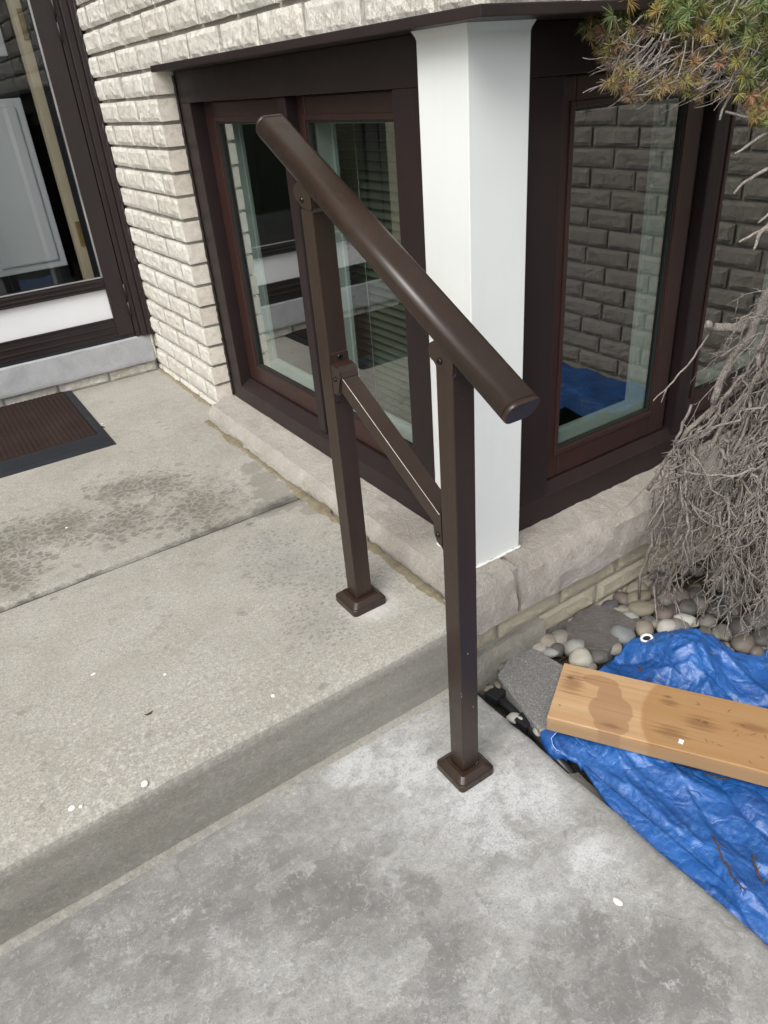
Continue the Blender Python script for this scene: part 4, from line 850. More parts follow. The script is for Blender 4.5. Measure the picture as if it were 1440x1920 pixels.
# ------------------------------------------------------------------ pavers and rock in the stone bed
def slab_stone(name, poly, ztop, th_, mat, amp, label, cat, tilt=(0, 0), seed=0):
    cx = sum(p[0] for p in poly) / len(poly); cy = sum(p[1] for p in poly) / len(poly)
    bm = bmesh.new(); top = [bm.verts.new((x - cx, y - cy, 0)) for (x, y) in poly]; bot = [bm.verts.new((x - cx, y - cy, -th_)) for (x, y) in poly]; n = len(poly)
    bm.faces.new(top); bm.faces.new(list(reversed(bot)))
    for i in range(n): bm.faces.new((top[i], bot[i], bot[(i + 1) % n], top[(i + 1) % n]))
    bmesh.ops.recalc_face_normals(bm, faces=bm.faces)
    bmesh.ops.triangulate(bm, faces=[f for f in bm.faces if len(f.verts) > 4]); bmesh.ops.subdivide_edges(bm, edges=bm.edges[:], cuts=4, use_grid_fill=True)
    bmesh.ops.bevel(bm, geom=[e for e in bm.edges if len(e.link_faces) == 2 and e.calc_face_angle(0) > 0.6], offset=0.003, segments=1, affect='EDGES')
    for v in bm.verts:
        p = v.co + Vector((seed, 0, 0)); v.co += noise.noise_vector(p * 22) * amp + noise.noise_vector(p * 75) * amp * 0.5
    for e in bm.edges: e.smooth = not (len(e.link_faces) == 2 and e.calc_face_angle(0) > 0.55)
    o = bm_obj(name, bm, mat); o.location = (cx, cy, ztop); o.rotation_euler = (tilt[0], tilt[1], 0); o.data.polygons.foreach_set('use_smooth', [True] * len(o.data.polygons)); return tag(o, label, cat)
slab_stone('concrete_block', [(-0.056, 0.007), (0.012, 0.037), (0.070, 0.021), (0.083, -0.075), (0.012, -0.235), (-0.099, -0.170)], -0.209, 0.055, 'paver', 0.0007, 'speckled grey concrete paver under the left end of the wooden plank', 'paver', (0, 0), 3)
slab_stone('flat_rock', [(0.184, 0.026), (0.242, 0.044), (0.299, 0.041), (0.317, 0.022), (0.326, -0.031), (0.328, -0.074), (0.296, -0.083), (0.252, -0.085), (0.2, -0.095), (0.162, -0.058), (0.148, -0.015)], -0.207, 0.06, 'darkrock', 0.004, 'flat dark grey-brown rock lying among the river stones', 'rock', (0.03, -0.02), 8)

# ------------------------------------------------------------------ river stones
STM = []
for i in range(8):
    bm = bmesh.new(); bmesh.ops.create_icosphere(bm, subdivisions=3, radius=1.0); of = Vector((i * 13.1, 2, 5))
    for v in bm.verts:
        p = v.co.copy(); v.co *= 1 + 0.22 * noise.noise(p * 0.9 + of) + 0.09 * noise.noise(p * 1.9 + of) + 0.025 * noise.noise(p * 5 + of)
        q = v.co; q.x = math.copysign(abs(q.x) ** 0.93, q.x); q.y = math.copysign(abs(q.y) ** 0.93, q.y)
    me = bpy.data.meshes.new('river_stone'); bm.to_mesh(me); bm.free(); me.polygons.foreach_set('use_smooth', [True] * len(me.polygons)); STM.append(me)
smesh = {}
def stone(x, y, z, rx, ry, rz, col, rot, label, group=None, i=None):
    i = random.randrange(8) if i is None else i
    if (i, col) not in smesh: me = STM[i].copy(); me.materials.clear(); me.materials.append(M['s_' + col]); smesh[i, col] = me
    o = bpy.data.objects.new('river_stone', smesh[i, col]); C.objects.link(o); o.location = (x, y, z); o.scale = (rx, ry, rz); o.rotation_euler = (random.uniform(-.2, .2), random.uniform(-.2, .2), rot); return tag(o, label, 'stone', group)
BASE = R(-34)     # long axis across the view
GS = 'river stones in the bed beside the wall'
L1 = ['dark grey round stone between the flat rock and the low brick wall', 'thin brown stone behind the two spotted stones by the footing', 'spotted tan stone nearest the concrete footing', 'grey-tan rounded stone left of the flat dark rock', 'light tan stone behind the back corner of the speckled paver', 'slim light grey stone lying along the back edge of the paver', 'small dark stone half hidden under the light grey ones by the paver', 'pale grey-green rounded stone behind the plank end', 'blocky cream-white stone touching the plank end', 'dark grey stone between the plank and the flat rock',
      'blue-grey oval stone resting on the edge of the flat rock', 'smooth tan egg-shaped stone just behind the tarp grommet', 'grey-tan stone at the tarp edge in front of the blue-grey one', 'brown stone tucked between the flat rock and the tarp', 'dark blue-grey stone against the brick wall behind the flat rock', 'upright brown stone leaning at the foot of the brick wall', 'tan oval stone, rearmost of the row along the brick wall', 'khaki oval stone stacked above the largest brown one', 'largest khaki-brown oval stone behind the flat rock', 'round grey-tan stone under the leftmost twig tips',
      'small grey-tan stone wedged behind the flat rock', 'light grey oval stone on the right shoulder of the flat rock', 'tiny whitish stone at the back of the flat rock', 'purplish-brown rounded stone right of the khaki ones', 'small brown stone beside the purplish-brown one', 'light grey speckled stone right of the tan egg-shaped one', 'broad grey stone under the long pale one', 'long pale stone lying slanted on the broad grey one', 'narrow grey stone at the crest of the tarp', 'grey angular stone right of the long pale one',
      'dark stone with a pale stripe standing at the tarp edge', 'narrow upright grey stone right of the striped one', 'tall grey stone right of the narrow upright one', 'dark stone low at the tarp edge below the narrow upright one', 'small grey stone at the dip of the tarp edge', 'large brown stone at the lower right under the hanging twigs', 'small brown stone touching the tarp below the striped one', 'dark stone in the shade above the large brown one', 'grey stone above the purplish-brown one, under the twigs', 'large purplish stone in shade behind the hanging twigs',
      'brown stone under the twig tips behind the khaki ones', 'dark stone under the broad grey stone', 'small dark stone between the flat rock and the tan egg-shaped one', 'small grey-tan stone left of the light speckled one', 'dark stone at the foot of the wall deep behind the twigs', 'brown stone deep behind the twigs near the wall', 'small dark stone in the gap behind the broad grey one', 'small brown stone beside the black plastic edging clip by the footing', 'flat brown stone at the slab corner by the footing', 'pale oval stone lying on the black plastic edging',
      'small pale stone at the tip of the tarp beside the edging', 'dark stone between the footing and the paver', 'dark shaded stone left of centre behind the twigs', 'grey shaded stone in the middle behind the twigs', 'dark shaded stone right of the grey one behind the twigs', 'grey stone half covered by twigs at the right picture edge', 'dark stone under the twigs near the right tarp fold', 'small dark stone under the plank end, left', 'small grey stone under the plank end, right', 'small brown stone at the right tarp fold']
S = [(0.226, 0.06, 0.0187, 0.0187, 'dg'), (0.174, 0.052, 0.0303, 0.0118, 'br'), (0.12, 0.048, 0.0233, 0.0162, 'tan'), (0.156, 0.015, 0.0258, 0.0206, 'gt'), (0.091, 0.023, 0.0178, 0.0127, 'lt'), (0.101, -0.004, 0.0214, 0.0101, 'lg'), (0.119, -0.007, 0.019, 0.0139, 'dg'), (0.158, -0.031, 0.0278, 0.0215, 'lg'), (0.134, -0.069, 0.0272, 0.021, 'cw'), (0.176, -0.082, 0.0236, 0.0174, 'dg'), (0.271, -0.072, 0.0295, 0.0205, 'bg'), (0.328, -0.093, 0.0219, 0.0206, 'tan'), (0.226, -0.086, 0.0189, 0.0151, 'gt'), (0.272, -0.1, 0.0203, 0.0114, 'br'), (0.34, 0.036, 0.0245, 0.015, 'dk'), (0.389, 0.036, 0.0193, 0.0234, 'br'), (0.442, 0.036, 0.0279, 0.0167, 'tan'), (0.414, -0.001, 0.0328, 0.0164, 'kh'), (0.384, -0.037, 0.0361, 0.0187, 'kh'), (0.483, 0.041, 0.0212, 0.0155, 'gt'), (0.355, -0.006, 0.0161, 0.0121, 'gt'), (0.343, -0.034, 0.0239, 0.0146, 'lg'), (0.333, 0.001, 0.0148, 0.0094, 'lt'), (0.416, -0.083, 0.0251, 0.0212, 'pb'), (0.43, -0.041, 0.0162, 0.0162, 'br'), (0.375, -0.119, 0.0245, 0.0168, 'lw'), (0.4, -0.134, 0.0271, 0.0219, 'gr'), (0.432, -0.134, 0.0286, 0.013, 'lw'), (0.401, -0.173, 0.0102, 0.0127, 'gr'), (0.474, -0.161, 0.0221, 0.0156, 'gr'), (0.428, -0.188, 0.0178, 0.0254, 'st'), (0.448, -0.204, 0.0114, 0.019, 'gr'), (0.468, -0.21, 0.0191, 0.0255, 'gr'), (0.416, -0.229, 0.0187, 0.0125, 'dk'), (0.414, -0.256, 0.016, 0.0111, 'gr'), (0.469, -0.261, 0.0274, 0.0237, 'br'), (0.398, -0.234, 0.0136, 0.0099, 'br'), (0.511, -0.222, 0.0256, 0.0218, 'dg'), (0.471, -0.045, 0.0232, 0.0191, 'gr'), (0.506, -0.06, 0.0273, 0.0246, 'pb'), (0.481, -0.007, 0.025, 0.018, 'br'), (0.37, -0.07, 0.0184, 0.0118, 'dg'), (0.34, -0.061, 0.017, 0.0118, 'dg'), (0.372, -0.092, 0.0156, 0.0104, 'gt'), (0.526, 0.02, 0.0258, 0.0258, 'dg'), (0.522, 0.005, 0.0197, 0.0169, 'br'), (0.444, -0.085, 0.016, 0.016, 'dg'), (-0.066, -0.006, 0.0096, 0.0132, 'br'), (-0.088, -0.002, 0.0131, 0.006, 'br'), (-0.1, -0.1, 0.0206, 0.0114, 'lw'), (-0.093, -0.159, 0.0089, 0.01, 'lt'), (-0.018, 0.026, 0.0185, 0.0136, 'dg'), (0.48, -0.101, 0.024, 0.0187, 'dg'), (0.515, -0.11, 0.0215, 0.0188, 'gr'), (0.525, -0.152, 0.0238, 0.0185, 'dg'), (0.557, -0.232, 0.0258, 0.0206, 'gr'), (0.518, -0.276, 0.0251, 0.0201, 'dg'), (0.104, -0.081, 0.0147, 0.011, 'dg'), (0.136, -0.096, 0.0147, 0.011, 'gr'), (0.467, -0.295, 0.0172, 0.0123, 'br')]
for i, (x, y, a, b, c) in enumerate(S):
    tall = b > a * 1.08
    rot = BASE + random.uniform(-.35, .35)
    if i == 27: rot = BASE - 0.55
    bb = b * (1.30 if not tall else 1.15); rzv = min(a, bb) * 0.80
    zz = -0.221 + (0.004 if c in ('lw', 'kh', 'cw', 'bg', 'tan') else -0.004)
    if i == 49: zz = -0.232; rot = R(-75)
    yy = min(y, 0.036 - a * 0.5) if x > 0.1 else y
    stone(x, yy, zz, a * 1.04, bb, rzv, c, rot, L1[i], GS, i % 8)
rs = random.Random(21); cnt = 0
for tr in range(2000):       # darker, half buried stones that fill the bed between the others
    x = rs.uniform(0.08, 0.95); y = rs.uniform(-0.42, 0.03)
    if cnt > 80: break
    if y < -0.12 - (x - .25) * .8 and x < .5: continue
    if x < .33 and y < -.10: continue
    if 0.15 < x < 0.33 and -0.10 < y < 0.045 and rs.random() < .9: continue
    a = rs.uniform(0.014, 0.026); stone(x, y, -0.243 + rs.uniform(-.006, .006), a, a * rs.uniform(.7, 1), a * .7, (cc_ := rs.choice(['dg', 'gr', 'br', 'dk', 'gt', 'pb', 'gr'])), rs.uniform(0, 6.28), {'dg': 'small dark grey', 'gr': 'small mid grey', 'br': 'small brown', 'dk': 'small blue-black', 'gt': 'small grey-tan', 'pb': 'small purplish-brown'}[cc_] + ' river stone half buried between the larger stones of the bed', 'half buried river stones filling the bed'); cnt += 1

vs, fs = [], []
for i in range(900):
    x = rs.uniform(0.08, 0.62); y = rs.uniform(-0.38, 0.03); p = Vector((x, y, -0.236 + rs.uniform(-.012, .012))); a = rs.uniform(0, 6.28); l_ = rs.uniform(.008, .022); d = Vector((math.cos(a), math.sin(a), rs.uniform(-.3, .3)))
    tube(vs, fs, [p, p + d * l_], rs.uniform(.0004, .0009), 3)
o = link('needle_litter', mesh('needle_litter', vs, fs), 'dryneedle'); o['label'] = 'dry brown needles and twig bits fallen between the river stones'; o['category'] = 'litter'; o['kind'] = 'stuff'
# ------------------------------------------------------------------ black plastic edging
pe = thing('plastic_edging', 'black plastic landscape edging with square holed clips along the walkway corner', 'edging', (-0.09, -0.08, -0.26)); pl2 = Vector(pe.location)
def ep(o): o.location = -pl2; return o
def clip(cx, cy, rz, zt):
    bm = bmesh.new(); add_box(bm, -0.019, 0.019, -0.016, 0.016, -0.022, 0, 0.002)
    bm.transform(Matrix.Translation((cx, cy, zt)) @ Matrix.Rotation(rz, 4, 'Z') @ Matrix.Rotation(R(6), 4, 'X')); o = ep(bm_obj('clip', bm, 'plastic', pe))
    vs, fs = [], []; n = 12
    for (r_, z_) in ((0.0062, 0.0008), (0.0048, 0.0010), (0.0044, -0.006)):
        for k in range(n): vs.append((cx + r_ * math.cos(k * 2 * math.pi / n), cy + r_ * math.sin(k * 2 * math.pi / n), zt + z_))
    for i in range(2):
        for k in range(n): fs.append((i * n + k, i * n + (k + 1) % n, (i + 1) * n + (k + 1) % n, (i + 1) * n + k))
    fs.append(tuple(2 * n + k for k in range(n))); link('bolt_hole', mesh('bolt_hole', vs, fs), 'seal', o)
clip(-0.086, -0.022, R(15), -0.222); clip(-0.089, -0.119, R(12), -0.222)
vs, fs = [], []; tube(vs, fs, [(-0.082, 0.01, -0.236), (-0.086, -0.06, -0.238), (-0.088, -0.13, -0.238), (-0.100, -0.20, -0.240), (-0.108, -0.27, -0.243)], 0.0105, 8); ep(link('edging_tube', mesh('edging_tube', vs, fs, True), 'plastic', pe))
ep(box('edging_rail', (-0.1165, -0.1085, -0.24, 0.012, -0.30, -0.236), 'plastic', pe, 0.001))
ep(box('spike', (-0.097, -0.080, -0.165, -0.140, -0.27, -0.231), 'plastic', pe, 0.003))

# ------------------------------------------------------------------ plank
E1, E2 = Vector((0.057, -0.0897, -0.170)), Vector((-0.0888, -0.1753, -0.170))
ex = Vector((0.5297, -0.8482, 0)).normalized(); wv_ = (E1 - E2).length
ey = Vector((-ex.y, ex.x, 0)); mid = (E1 + E2) / 2
bm = bmesh.new(); add_box(bm, 0, 1.5, -wv_ / 2, wv_ / 2, -0.0385, 0, 0.0028, 3)
es_ = [e for e in bm.edges if abs(e.verts[0].co.x - e.verts[1].co.x) > 0.5]; bmesh.ops.subdivide_edges(bm, edges=es_, cuts=50)
for v in bm.verts:
    q = v.co * 1.0; v.co += Vector((0, 0.0012 * noise.noise(Vector((q.x * 9, q.z * 40, 1))), 0.0009 * noise.noise(Vector((q.x * 7, q.y * 16, 5)))))
pk = bm_obj('wooden_plank', bm, 'wood'); pk.matrix_world = Matrix(((ex.x, ey.x, 0, mid.x), (ex.y, ey.y, 0, mid.y), (0, 0, 1, mid.z), (0, 0, 0, 1))); tag(pk, 'thick stained pine plank lying across the blue tarp', 'plank')
def on_plank(px, py): return mid + ex * px + ey * py

# ------------------------------------------------------------------ tarp
FOLD = [([(-0.053, -0.262), (-0.053, -0.336), (-0.073, -0.454), (-0.067, -0.483)], -0.011, .018), ([(-0.005, -0.281), (-0.052, -0.36), (-0.069, -0.457)], 0.010, .014), ([(0.058, -0.36), (0.016, -0.451), (-0.031, -0.527), (-0.072, -0.595), (-0.081, -0.656), (-.09, -.8)], 0.013, .016),
        ([(0.088, -0.461), (0.06, -0.528), (0.055, -0.572), (0.04, -.75)], -0.010, .014), ([(-0.13, -0.471), (-0.072, -0.476), (-0.032, -0.485)], 0.009, .012), ([(-0.032, -0.485), (-0.086, -0.585), (-0.099, -0.631), (-0.112, -0.675)], -0.009, .011), ([(-0.086, -0.2), (-0.112, -0.286), (-0.108, -0.37), (-.11, -.45)], 0.012, .014), ([(-0.10, -0.50), (-0.127, -0.684), (-.13, -.9)], 0.008, .012),
        ([(0.003, -0.314), (0.07, -0.399)], 0.007, .012), ([(-.02, -.30), (-.03, -.40), (-.05, -.5), (-.08, -.62)], 0.006, .008), ([(0.03, -.42), (0.0, -.52), (-.02, -.62), (-.03, -.75)], -0.008, .010),
        ([(0.21, -0.12), (0.251, -0.176), (0.254, -0.223), (0.191, -0.258)], -0.016, .016), ([(0.268, -0.213), (0.321, -0.244), (0.304, -0.296), (0.252, -0.306)], 0.014, .014), ([(0.288, -0.294), (0.306, -0.37)], -0.013, .013), ([(0.365, -0.198), (0.376, -0.299), (0.354, -0.388)], 0.014, .014), ([(0.283, -0.36), (0.337, -0.398)], -0.010, .010), ([(0.30, -.16), (.33, -.22), (.36, -.26), (.40, -.30)], 0.008, .009), ([(.22, -.19), (.27, -.25), (.29, -.33)], 0.008, .010)]
def seg_d(p, a, b):
    ab = b - a; t_ = max(0, min(1, (p - a).dot(ab) / max(1e-9, ab.dot(ab)))); return (p - a - ab * t_).length
FV = [([Vector(q) for q in pl], a, w_) for pl, a, w_ in FOLD]
OUT = [(0.155, -0.112), (0.20, -0.098), (0.2512, -0.092), (0.295, -0.098), (0.337, -0.122), (0.372, -0.165), (0.404, -0.214), (0.425, -0.27), (0.455, -0.292), (0.50, -0.298), (0.56, -0.34), (0.66, -0.50), (0.72, -0.62), (0.85, -0.66), (0.98, -0.60), (1.02, -0.40), (1.12, -0.30), (1.32, -0.30), (1.33, -0.9), (1.2, -1.6), (-0.10, -1.75), (-0.128, -1.2), (-0.131, -0.7), (-0.127, -0.56), (-0.128, -0.46), (-0.118, -0.37), (-0.098, -0.30), (-0.086, -0.262), (-0.096, -0.245), (-0.107, -0.222), (-0.107, -0.195), (-0.093, -0.168), (-0.03, -0.165), (0.06, -0.12)]
OV = [Vector(p) for p in OUT]
def inside(p):
    c = False; n = len(OV)
    for i in range(n):
        a, b = OV[i], OV[i - 1]
        if (a.y > p.y) != (b.y > p.y) and p.x < (b.x - a.x) * (p.y - a.y) / (b.y - a.y) + a.x: c = not c
    return c
def out_d(p): return min(seg_d(p, OV[i - 1], OV[i]) for i in range(len(OV)))
def tarp_h(x, y):
    p = Vector((x, y)); q = Vector((x - mid.x, y - mid.y)); al = q.x * ex.x + q.y * ex.y; ac = q.x * ey.x + q.y * ey.y
    h = -0.226
    h += 0.050 * math.exp(-(((x - 0.31) / 0.10) ** 2 + ((y + 0.215) / 0.085) ** 2))        # heap behind the plank
    h += 0.04 * max(0, min(1, (x - 0.40) / 0.35)) + 0.09 * max(0, min(1, (x - 0.75) / 0.4)) * max(0, min(1, (y + 1.3) / .4))
    for pl, a, w_ in FV:
        d = min(seg_d(p, pl[i], pl[i + 1]) for i in range(len(pl) - 1))
        if d < w_ * 4: h += a * math.exp(-d / w_)
    wq = Vector((x, y, 0)) + noise.noise_vector(Vector((x * 6, y * 6, 2))) * 0.035
    v1 = Vector((wq.x * 1.0 - wq.y * 0.15, wq.y * 0.7 + wq.x * .35, 0))
    r1 = abs(noise.noise(v1 * 6.5)); r2 = abs(noise.noise(v1 * 15 + Vector((4, 4, 0)))); r3 = abs(noise.noise(wq * 44)); r4 = abs(noise.noise(wq * 95))
    beh = 1.0 + 0.9 * math.exp(-(((x - 0.31) / 0.12) ** 2 + ((y + 0.22) / 0.10) ** 2))
    h += beh * (0.030 * (0.25 - r1) + 0.0105 * (0.25 - r2) + 0.0032 * (0.25 - r3)) + 0.0009 * (0.25 - r4)
    if al > -0.03:      # pressed flat under the plank
        e = abs(ac) - wv_ / 2; k = 1.0 if e < 0 else max(0, 1 - e / 0.022)
        lim = -0.2092 if al > 0.0 else h
        if k > 0: h = min(h, lim + (1 - k) * 0.03)
        if e < 0.004: h = min(h, -0.2092)
    if x < -0.055 and y < -.28: h = max(h, -0.2165 - 0.25 * max(0, -0.1 - x)) if x < -0.085 else max(h, -0.236)
    return h
vs, fs, idx = [], [], {}
def tgrid(x0, x1, y0, y1, st):
    nx, ny = int(round((x1 - x0) / st)), int(round((y1 - y0) / st)); ok = {}
    for i in range(nx + 1):
        for j in range(ny + 1):
            x = x0 + i * st; y = y0 + j * st
            wob = 0.002 * noise.noise(Vector((x * 60, y * 60, 3)))
            if inside(Vector((x + wob, y + wob))): ok[i, j] = len(vs); vs.append([x, y, 0.0])
    for (i, j) in ok:
        if (i + 1, j) in ok and (i, j + 1) in ok and (i + 1, j + 1) in ok: fs.append((ok[i, j], ok[i + 1, j], ok[i + 1, j + 1], ok[i, j + 1]))
tgrid(-0.14, 0.60, -0.86, -0.08, 0.0035)
used_near = len(vs)
tb = bmesh.new(); bv = [tb.verts.new(v) for v in vs]
for f in fs: tb.faces.new([bv[i] for i in f])
bmesh.ops.delete(tb, geom=[v for v in tb.verts if not v.link_faces], context='VERTS')
# snap the stair-stepped border onto the outline
bd = {v for e in tb.edges if len(e.link_faces) == 1 for v in e.verts}
for v in bd:
    if v.co.x > 0.59 or v.co.y < -0.855: continue
    p = Vector((v.co.x, v.co.y)); best = None
    for i in range(len(OV)):
        a, b = OV[i - 1], OV[i]; ab = b - a; t_ = max(0, min(1, (p - a).dot(ab) / ab.dot(ab))); c_ = a + ab * t_; d = (p - c_).length
        if best is None or d < best[0]: best = (d, c_)
    if best[0] < 0.012: v.co.x, v.co.y = best[1].x, best[1].y
for v in tb.verts: v.co.z = tarp_h(v.co.x, v.co.y)
for v in bd:          # hem curls down onto what it lies on
    if v.co.y > -.3 and v.co.x > 0.1 and v.co.x < .59: v.co.z -= 0.012
ext = bmesh.ops.extrude_edge_only(tb, edges=[e for e in tb.edges if len(e.link_faces) == 1])
for v in [g_ for g_ in ext['geom'] if isinstance(g_, bmesh.types.BMVert)]: v.co.z -= 0.007
# coarser continuation out of the picture
tarp = thing('tarp', 'crumpled blue plastic tarpaulin spread over the stone bed beside the walkway', 'tarp', (0.1, -0.4, -0.25)); tlc = Vector(tarp.location)
o = bm_obj('sheet', tb, 'tarp', tarp, True); o.location = -tlc
vs, fs = [], []
def tgrid2():
    st = 0.02; ok = {}
    for i in range(80):
        for j in range(50):
            x = -0.14 + i * st; y = -1.78 + j * st
            if inside(Vector((x, y))) and (x > 0.565 or y < -0.83): ok[i, j] = len(vs); vs.append((x, y, tarp_h(x, y) - 0.003))
    for j in range(50, 78):
        for i in range(36, 80):
            x = -0.14 + i * st; y = -1.78 + j * st
            if inside(Vector((x, y))): ok[i, j] = len(vs); vs.append((x, y, tarp_h(x, y) - 0.003))
    for (i, j) in ok:
        if (i + 1, j) in ok and (i, j + 1) in ok and (i + 1, j + 1) in ok: fs.append((ok[i, j], ok[i + 1, j], ok[i + 1, j + 1], ok[i, j + 1]))
tgrid2(); o = link('sheet', mesh('sheet', vs, fs, True), 'tarp', tarp); o.location = -tlc
# grommet
gx, gy = 0.292, -0.1255; vs, fs = [], []; n = 24
e_ = 0.006; gn = Vector((-(tarp_h(gx + e_, gy) - tarp_h(gx - e_, gy)) / (2 * e_), -(tarp_h(gx, gy + e_) - tarp_h(gx, gy - e_)) / (2 * e_), 1)).normalized(); gn = (gn + Vector((-0.25, -0.25, 0.35))).normalized()
gu = gn.orthogonal().normalized(); gv = gn.cross(gu); gc = Vector((gx, gy, tarp_h(gx, gy) + 0.004))
for (r_, h_) in ((0.0150, -0.004), (0.0150, 0.0), (0.0138, 0.0022), (0.0112, 0.0026), (0.0092, 0.0016), (0.0088, -0.001)):
    for k in range(n): a = 2 * math.pi * k / n; vs.append(gc + gn * h_ + (gu * math.cos(a) + gv * math.sin(a)) * r_)
for i in range(5):
    for k in range(n): fs.append((i * n + k, i * n + (k + 1) % n, (i + 1) * n + (k + 1) % n, (i + 1) * n + k))
gr = link('grommet', mesh('grommet', vs, fs, True), 'grommet', tarp); gr.location = -tlc
vs = [gc + gn * -0.0006 + (gu * math.cos(2 * math.pi * k / n) + gv * math.sin(2 * math.pi * k / n)) * 0.0089 for k in range(n)]; link('eyelet', mesh('eyelet', vs, [tuple(range(n))]), 'seal', gr)
# turned-up flap with its hem at the left tip
FA = [(-0.058, -0.160), (-0.0852, -0.1632), (-0.1021, -0.1755), (-0.1094, -0.1941), (-0.1147, -0.2143), (-0.1108, -0.2311), (-0.0909, -0.240)]
FB = [(-0.0561, -0.186), (-0.069, -0.1943), (-0.0906, -0.1989), (-0.0953, -0.2001), (-0.1035, -0.2121), (-0.1029, -0.2243), (-0.088, -0.2362)]
ZA = [-0.2115, -0.2125, -0.216, -0.220, -0.225, -0.2275, -0.228]; ZB = [-0.2105, -0.2085, -0.2075, -0.2085, -0.212, -0.2175, -0.2235]
def res(L, k, n=28): t_ = k / n * (len(L) - 1); i = min(int(t_), len(L) - 2); f_ = t_ - i; return Vector(L[i]).lerp(Vector(L[i + 1]), f_) if isinstance(L[0], tuple) else L[i] * (1 - f_) + L[i + 1] * f_
vs, fs = [], []; hem = []
for k in range(29):
    a_, b_ = res(FA, k), res(FB, k); za, zb = res(ZA, k), res(ZB, k)
    for j in range(9):
        t_ = j / 8; p = a_.lerp(b_, t_); vs.append((p.x, p.y, za + (zb - za) * t_ + 0.0045 * math.sin(t_ * math.pi) + 0.0012 * noise.noise(Vector((p.x * 90, p.y * 90, 7)))))
    for j in range(1): vs.append((a_.x + .002, a_.y, za - 0.02))
    hem.append(Vector(vs[k * 10 + 8]))
for k in range(28):
    for j in range(8): fs.append((k * 10 + j, k * 10 + j + 1, k * 10 + 11 + j, k * 10 + 10 + j))
    fs.append((k * 10 + 9, k * 10, k * 10 + 10, k * 10 + 19))
o = link('flap', mesh('flap', vs, fs, True), 'tarp', tarp); o.location = -tlc
o = tube_obj('hem_cord', hem[6:], 0.0011, 'hem', tarp, 6); o.location = -tlc

# ------------------------------------------------------------------ weeping conifer with dead lower branches
tree = thing('conifer_shrub', 'weeping conifer with green and browned needles above and a skirt of bare grey dead twigs', 'shrub', (0.83, -0.50, -0.27)); trl = Vector(tree.location); tree.location = trl + Vector((-0.045, -0.022, 0.014))
def tp(o): o.location = -trl; return o
rb = random.Random(5)
tp(tube_obj('trunk', [(0.83, -0.50, -0.27), (0.83, -0.50, 0.1), (0.82, -0.49, 0.42), (0.80, -0.47, 0.62), (0.80, -0.46, 0.80), (0.81, -0.45, 0.98), (0.82, -0.44, 1.2)], [0.05, 0.045, 0.042, 0.04, 0.036, 0.03, 0.02], 'bark', tree, 10))
# thick dead limbs
LIMB = [([(0.70, -0.27, 0.62), (0.60, -0.19, 0.62), (0.545, -0.135, 0.575), (0.535, -0.12, 0.53), (0.530, -0.11, 0.475), (0.520, -0.085, 0.42), (0.500, -0.08, 0.37), (0.492, -0.078, 0.325)], 0.0115), ([(0.81, -0.47, 0.58), (0.70, -0.28, 0.57), (0.60, -0.13, 0.50), (0.53, -0.08, 0.475), (0.475, -0.055, 0.482), (0.465, -0.05, 0.49)], 0.012), ([(0.72, -0.26, 0.56), (0.60, -0.21, 0.50), (0.55, -0.20, 0.38), (0.53, -0.23, 0.25), (0.52, -0.26, 0.08), (0.515, -0.27, -0.05)], 0.009),
        ([(0.70, -0.24, 0.52), (0.56, -0.13, 0.40), (0.48, -0.05, 0.27), (0.46, -0.01, 0.18), (0.43, 0.01, 0.10)], 0.007), ([(0.70, -0.26, 0.52), (0.58, -0.17, 0.45), (0.50, -0.10, 0.28), (0.46, -0.07, 0.10), (0.455, -0.06, -0.02)], 0.007), ([(0.72, -0.28, 0.50), (0.57, -0.21, 0.42), (0.51, -0.17, 0.25), (0.485, -0.17, 0.05), (0.482, -0.16, -0.12)], 0.0075), ([(0.72, -0.30, 0.48), (0.58, -0.25, 0.40), (0.52, -0.25, 0.22), (0.50, -0.27, 0.0), (0.50, -0.28, -0.13)], 0.008)]
for pts, r_ in LIMB:
    fine = []
    P_ = [Vector(p) for p in pts]
    if P_[0].x > .69 and P_[0].x < .75: P_.insert(0, Vector((0.815, -0.475, P_[0].z - 0.01)))
    for i in range(len(P_) - 1):
        for k in range(5):
            t_ = k / 5; q = P_[i].lerp(P_[i + 1], t_); fine.append(q + noise.noise_vector(q * 35) * 0.005)
    fine.append(P_[-1]); n_ = len(fine)
    tp(tube_obj('branch', fine, [r_ * (1 - 0.35 * i / n_) * (1 + 0.15 * noise.noise(fine[i] * 90)) for i in range(n_)], 'limb', tree, 9))
pe_ = Vector(LIMB[0][0][-1]); tp(tube_obj('cut_end', [pe_ + Vector((0, 0, 0.001)), pe_ + Vector((-0.0005, 0, -0.0016))], [0.0076, 0.0070], 'cutwood', tree, 9))
def strand(S_, E_, bul, r0, n=14, wig=0.006):
    out = []
    Cc = S_.lerp(E_, 0.35) + bul
    ph = Vector((rb.random() * 50, rb.random() * 50, 0))
    for i in range(n + 1):
        t_ = i / n; q = S_ * (1 - t_) ** 2 + Cc * 2 * t_ * (1 - t_) + E_ * t_ ** 2
        out.append(q + noise.noise_vector(q * 18 + ph) * wig * 2.0 + noise.noise_vector(q * 55 + ph) * wig * 1.0)
    return out
vs, fs = [], []; nstr = 0
def safe(q): return not (q.y > 0.09 or q.z < -0.245 or (q.y > 0.012 and q.z < 0.05) or (q.z > -0.1 and q.x > 0.465 + 1.15 * max(0.0, -q.y)))
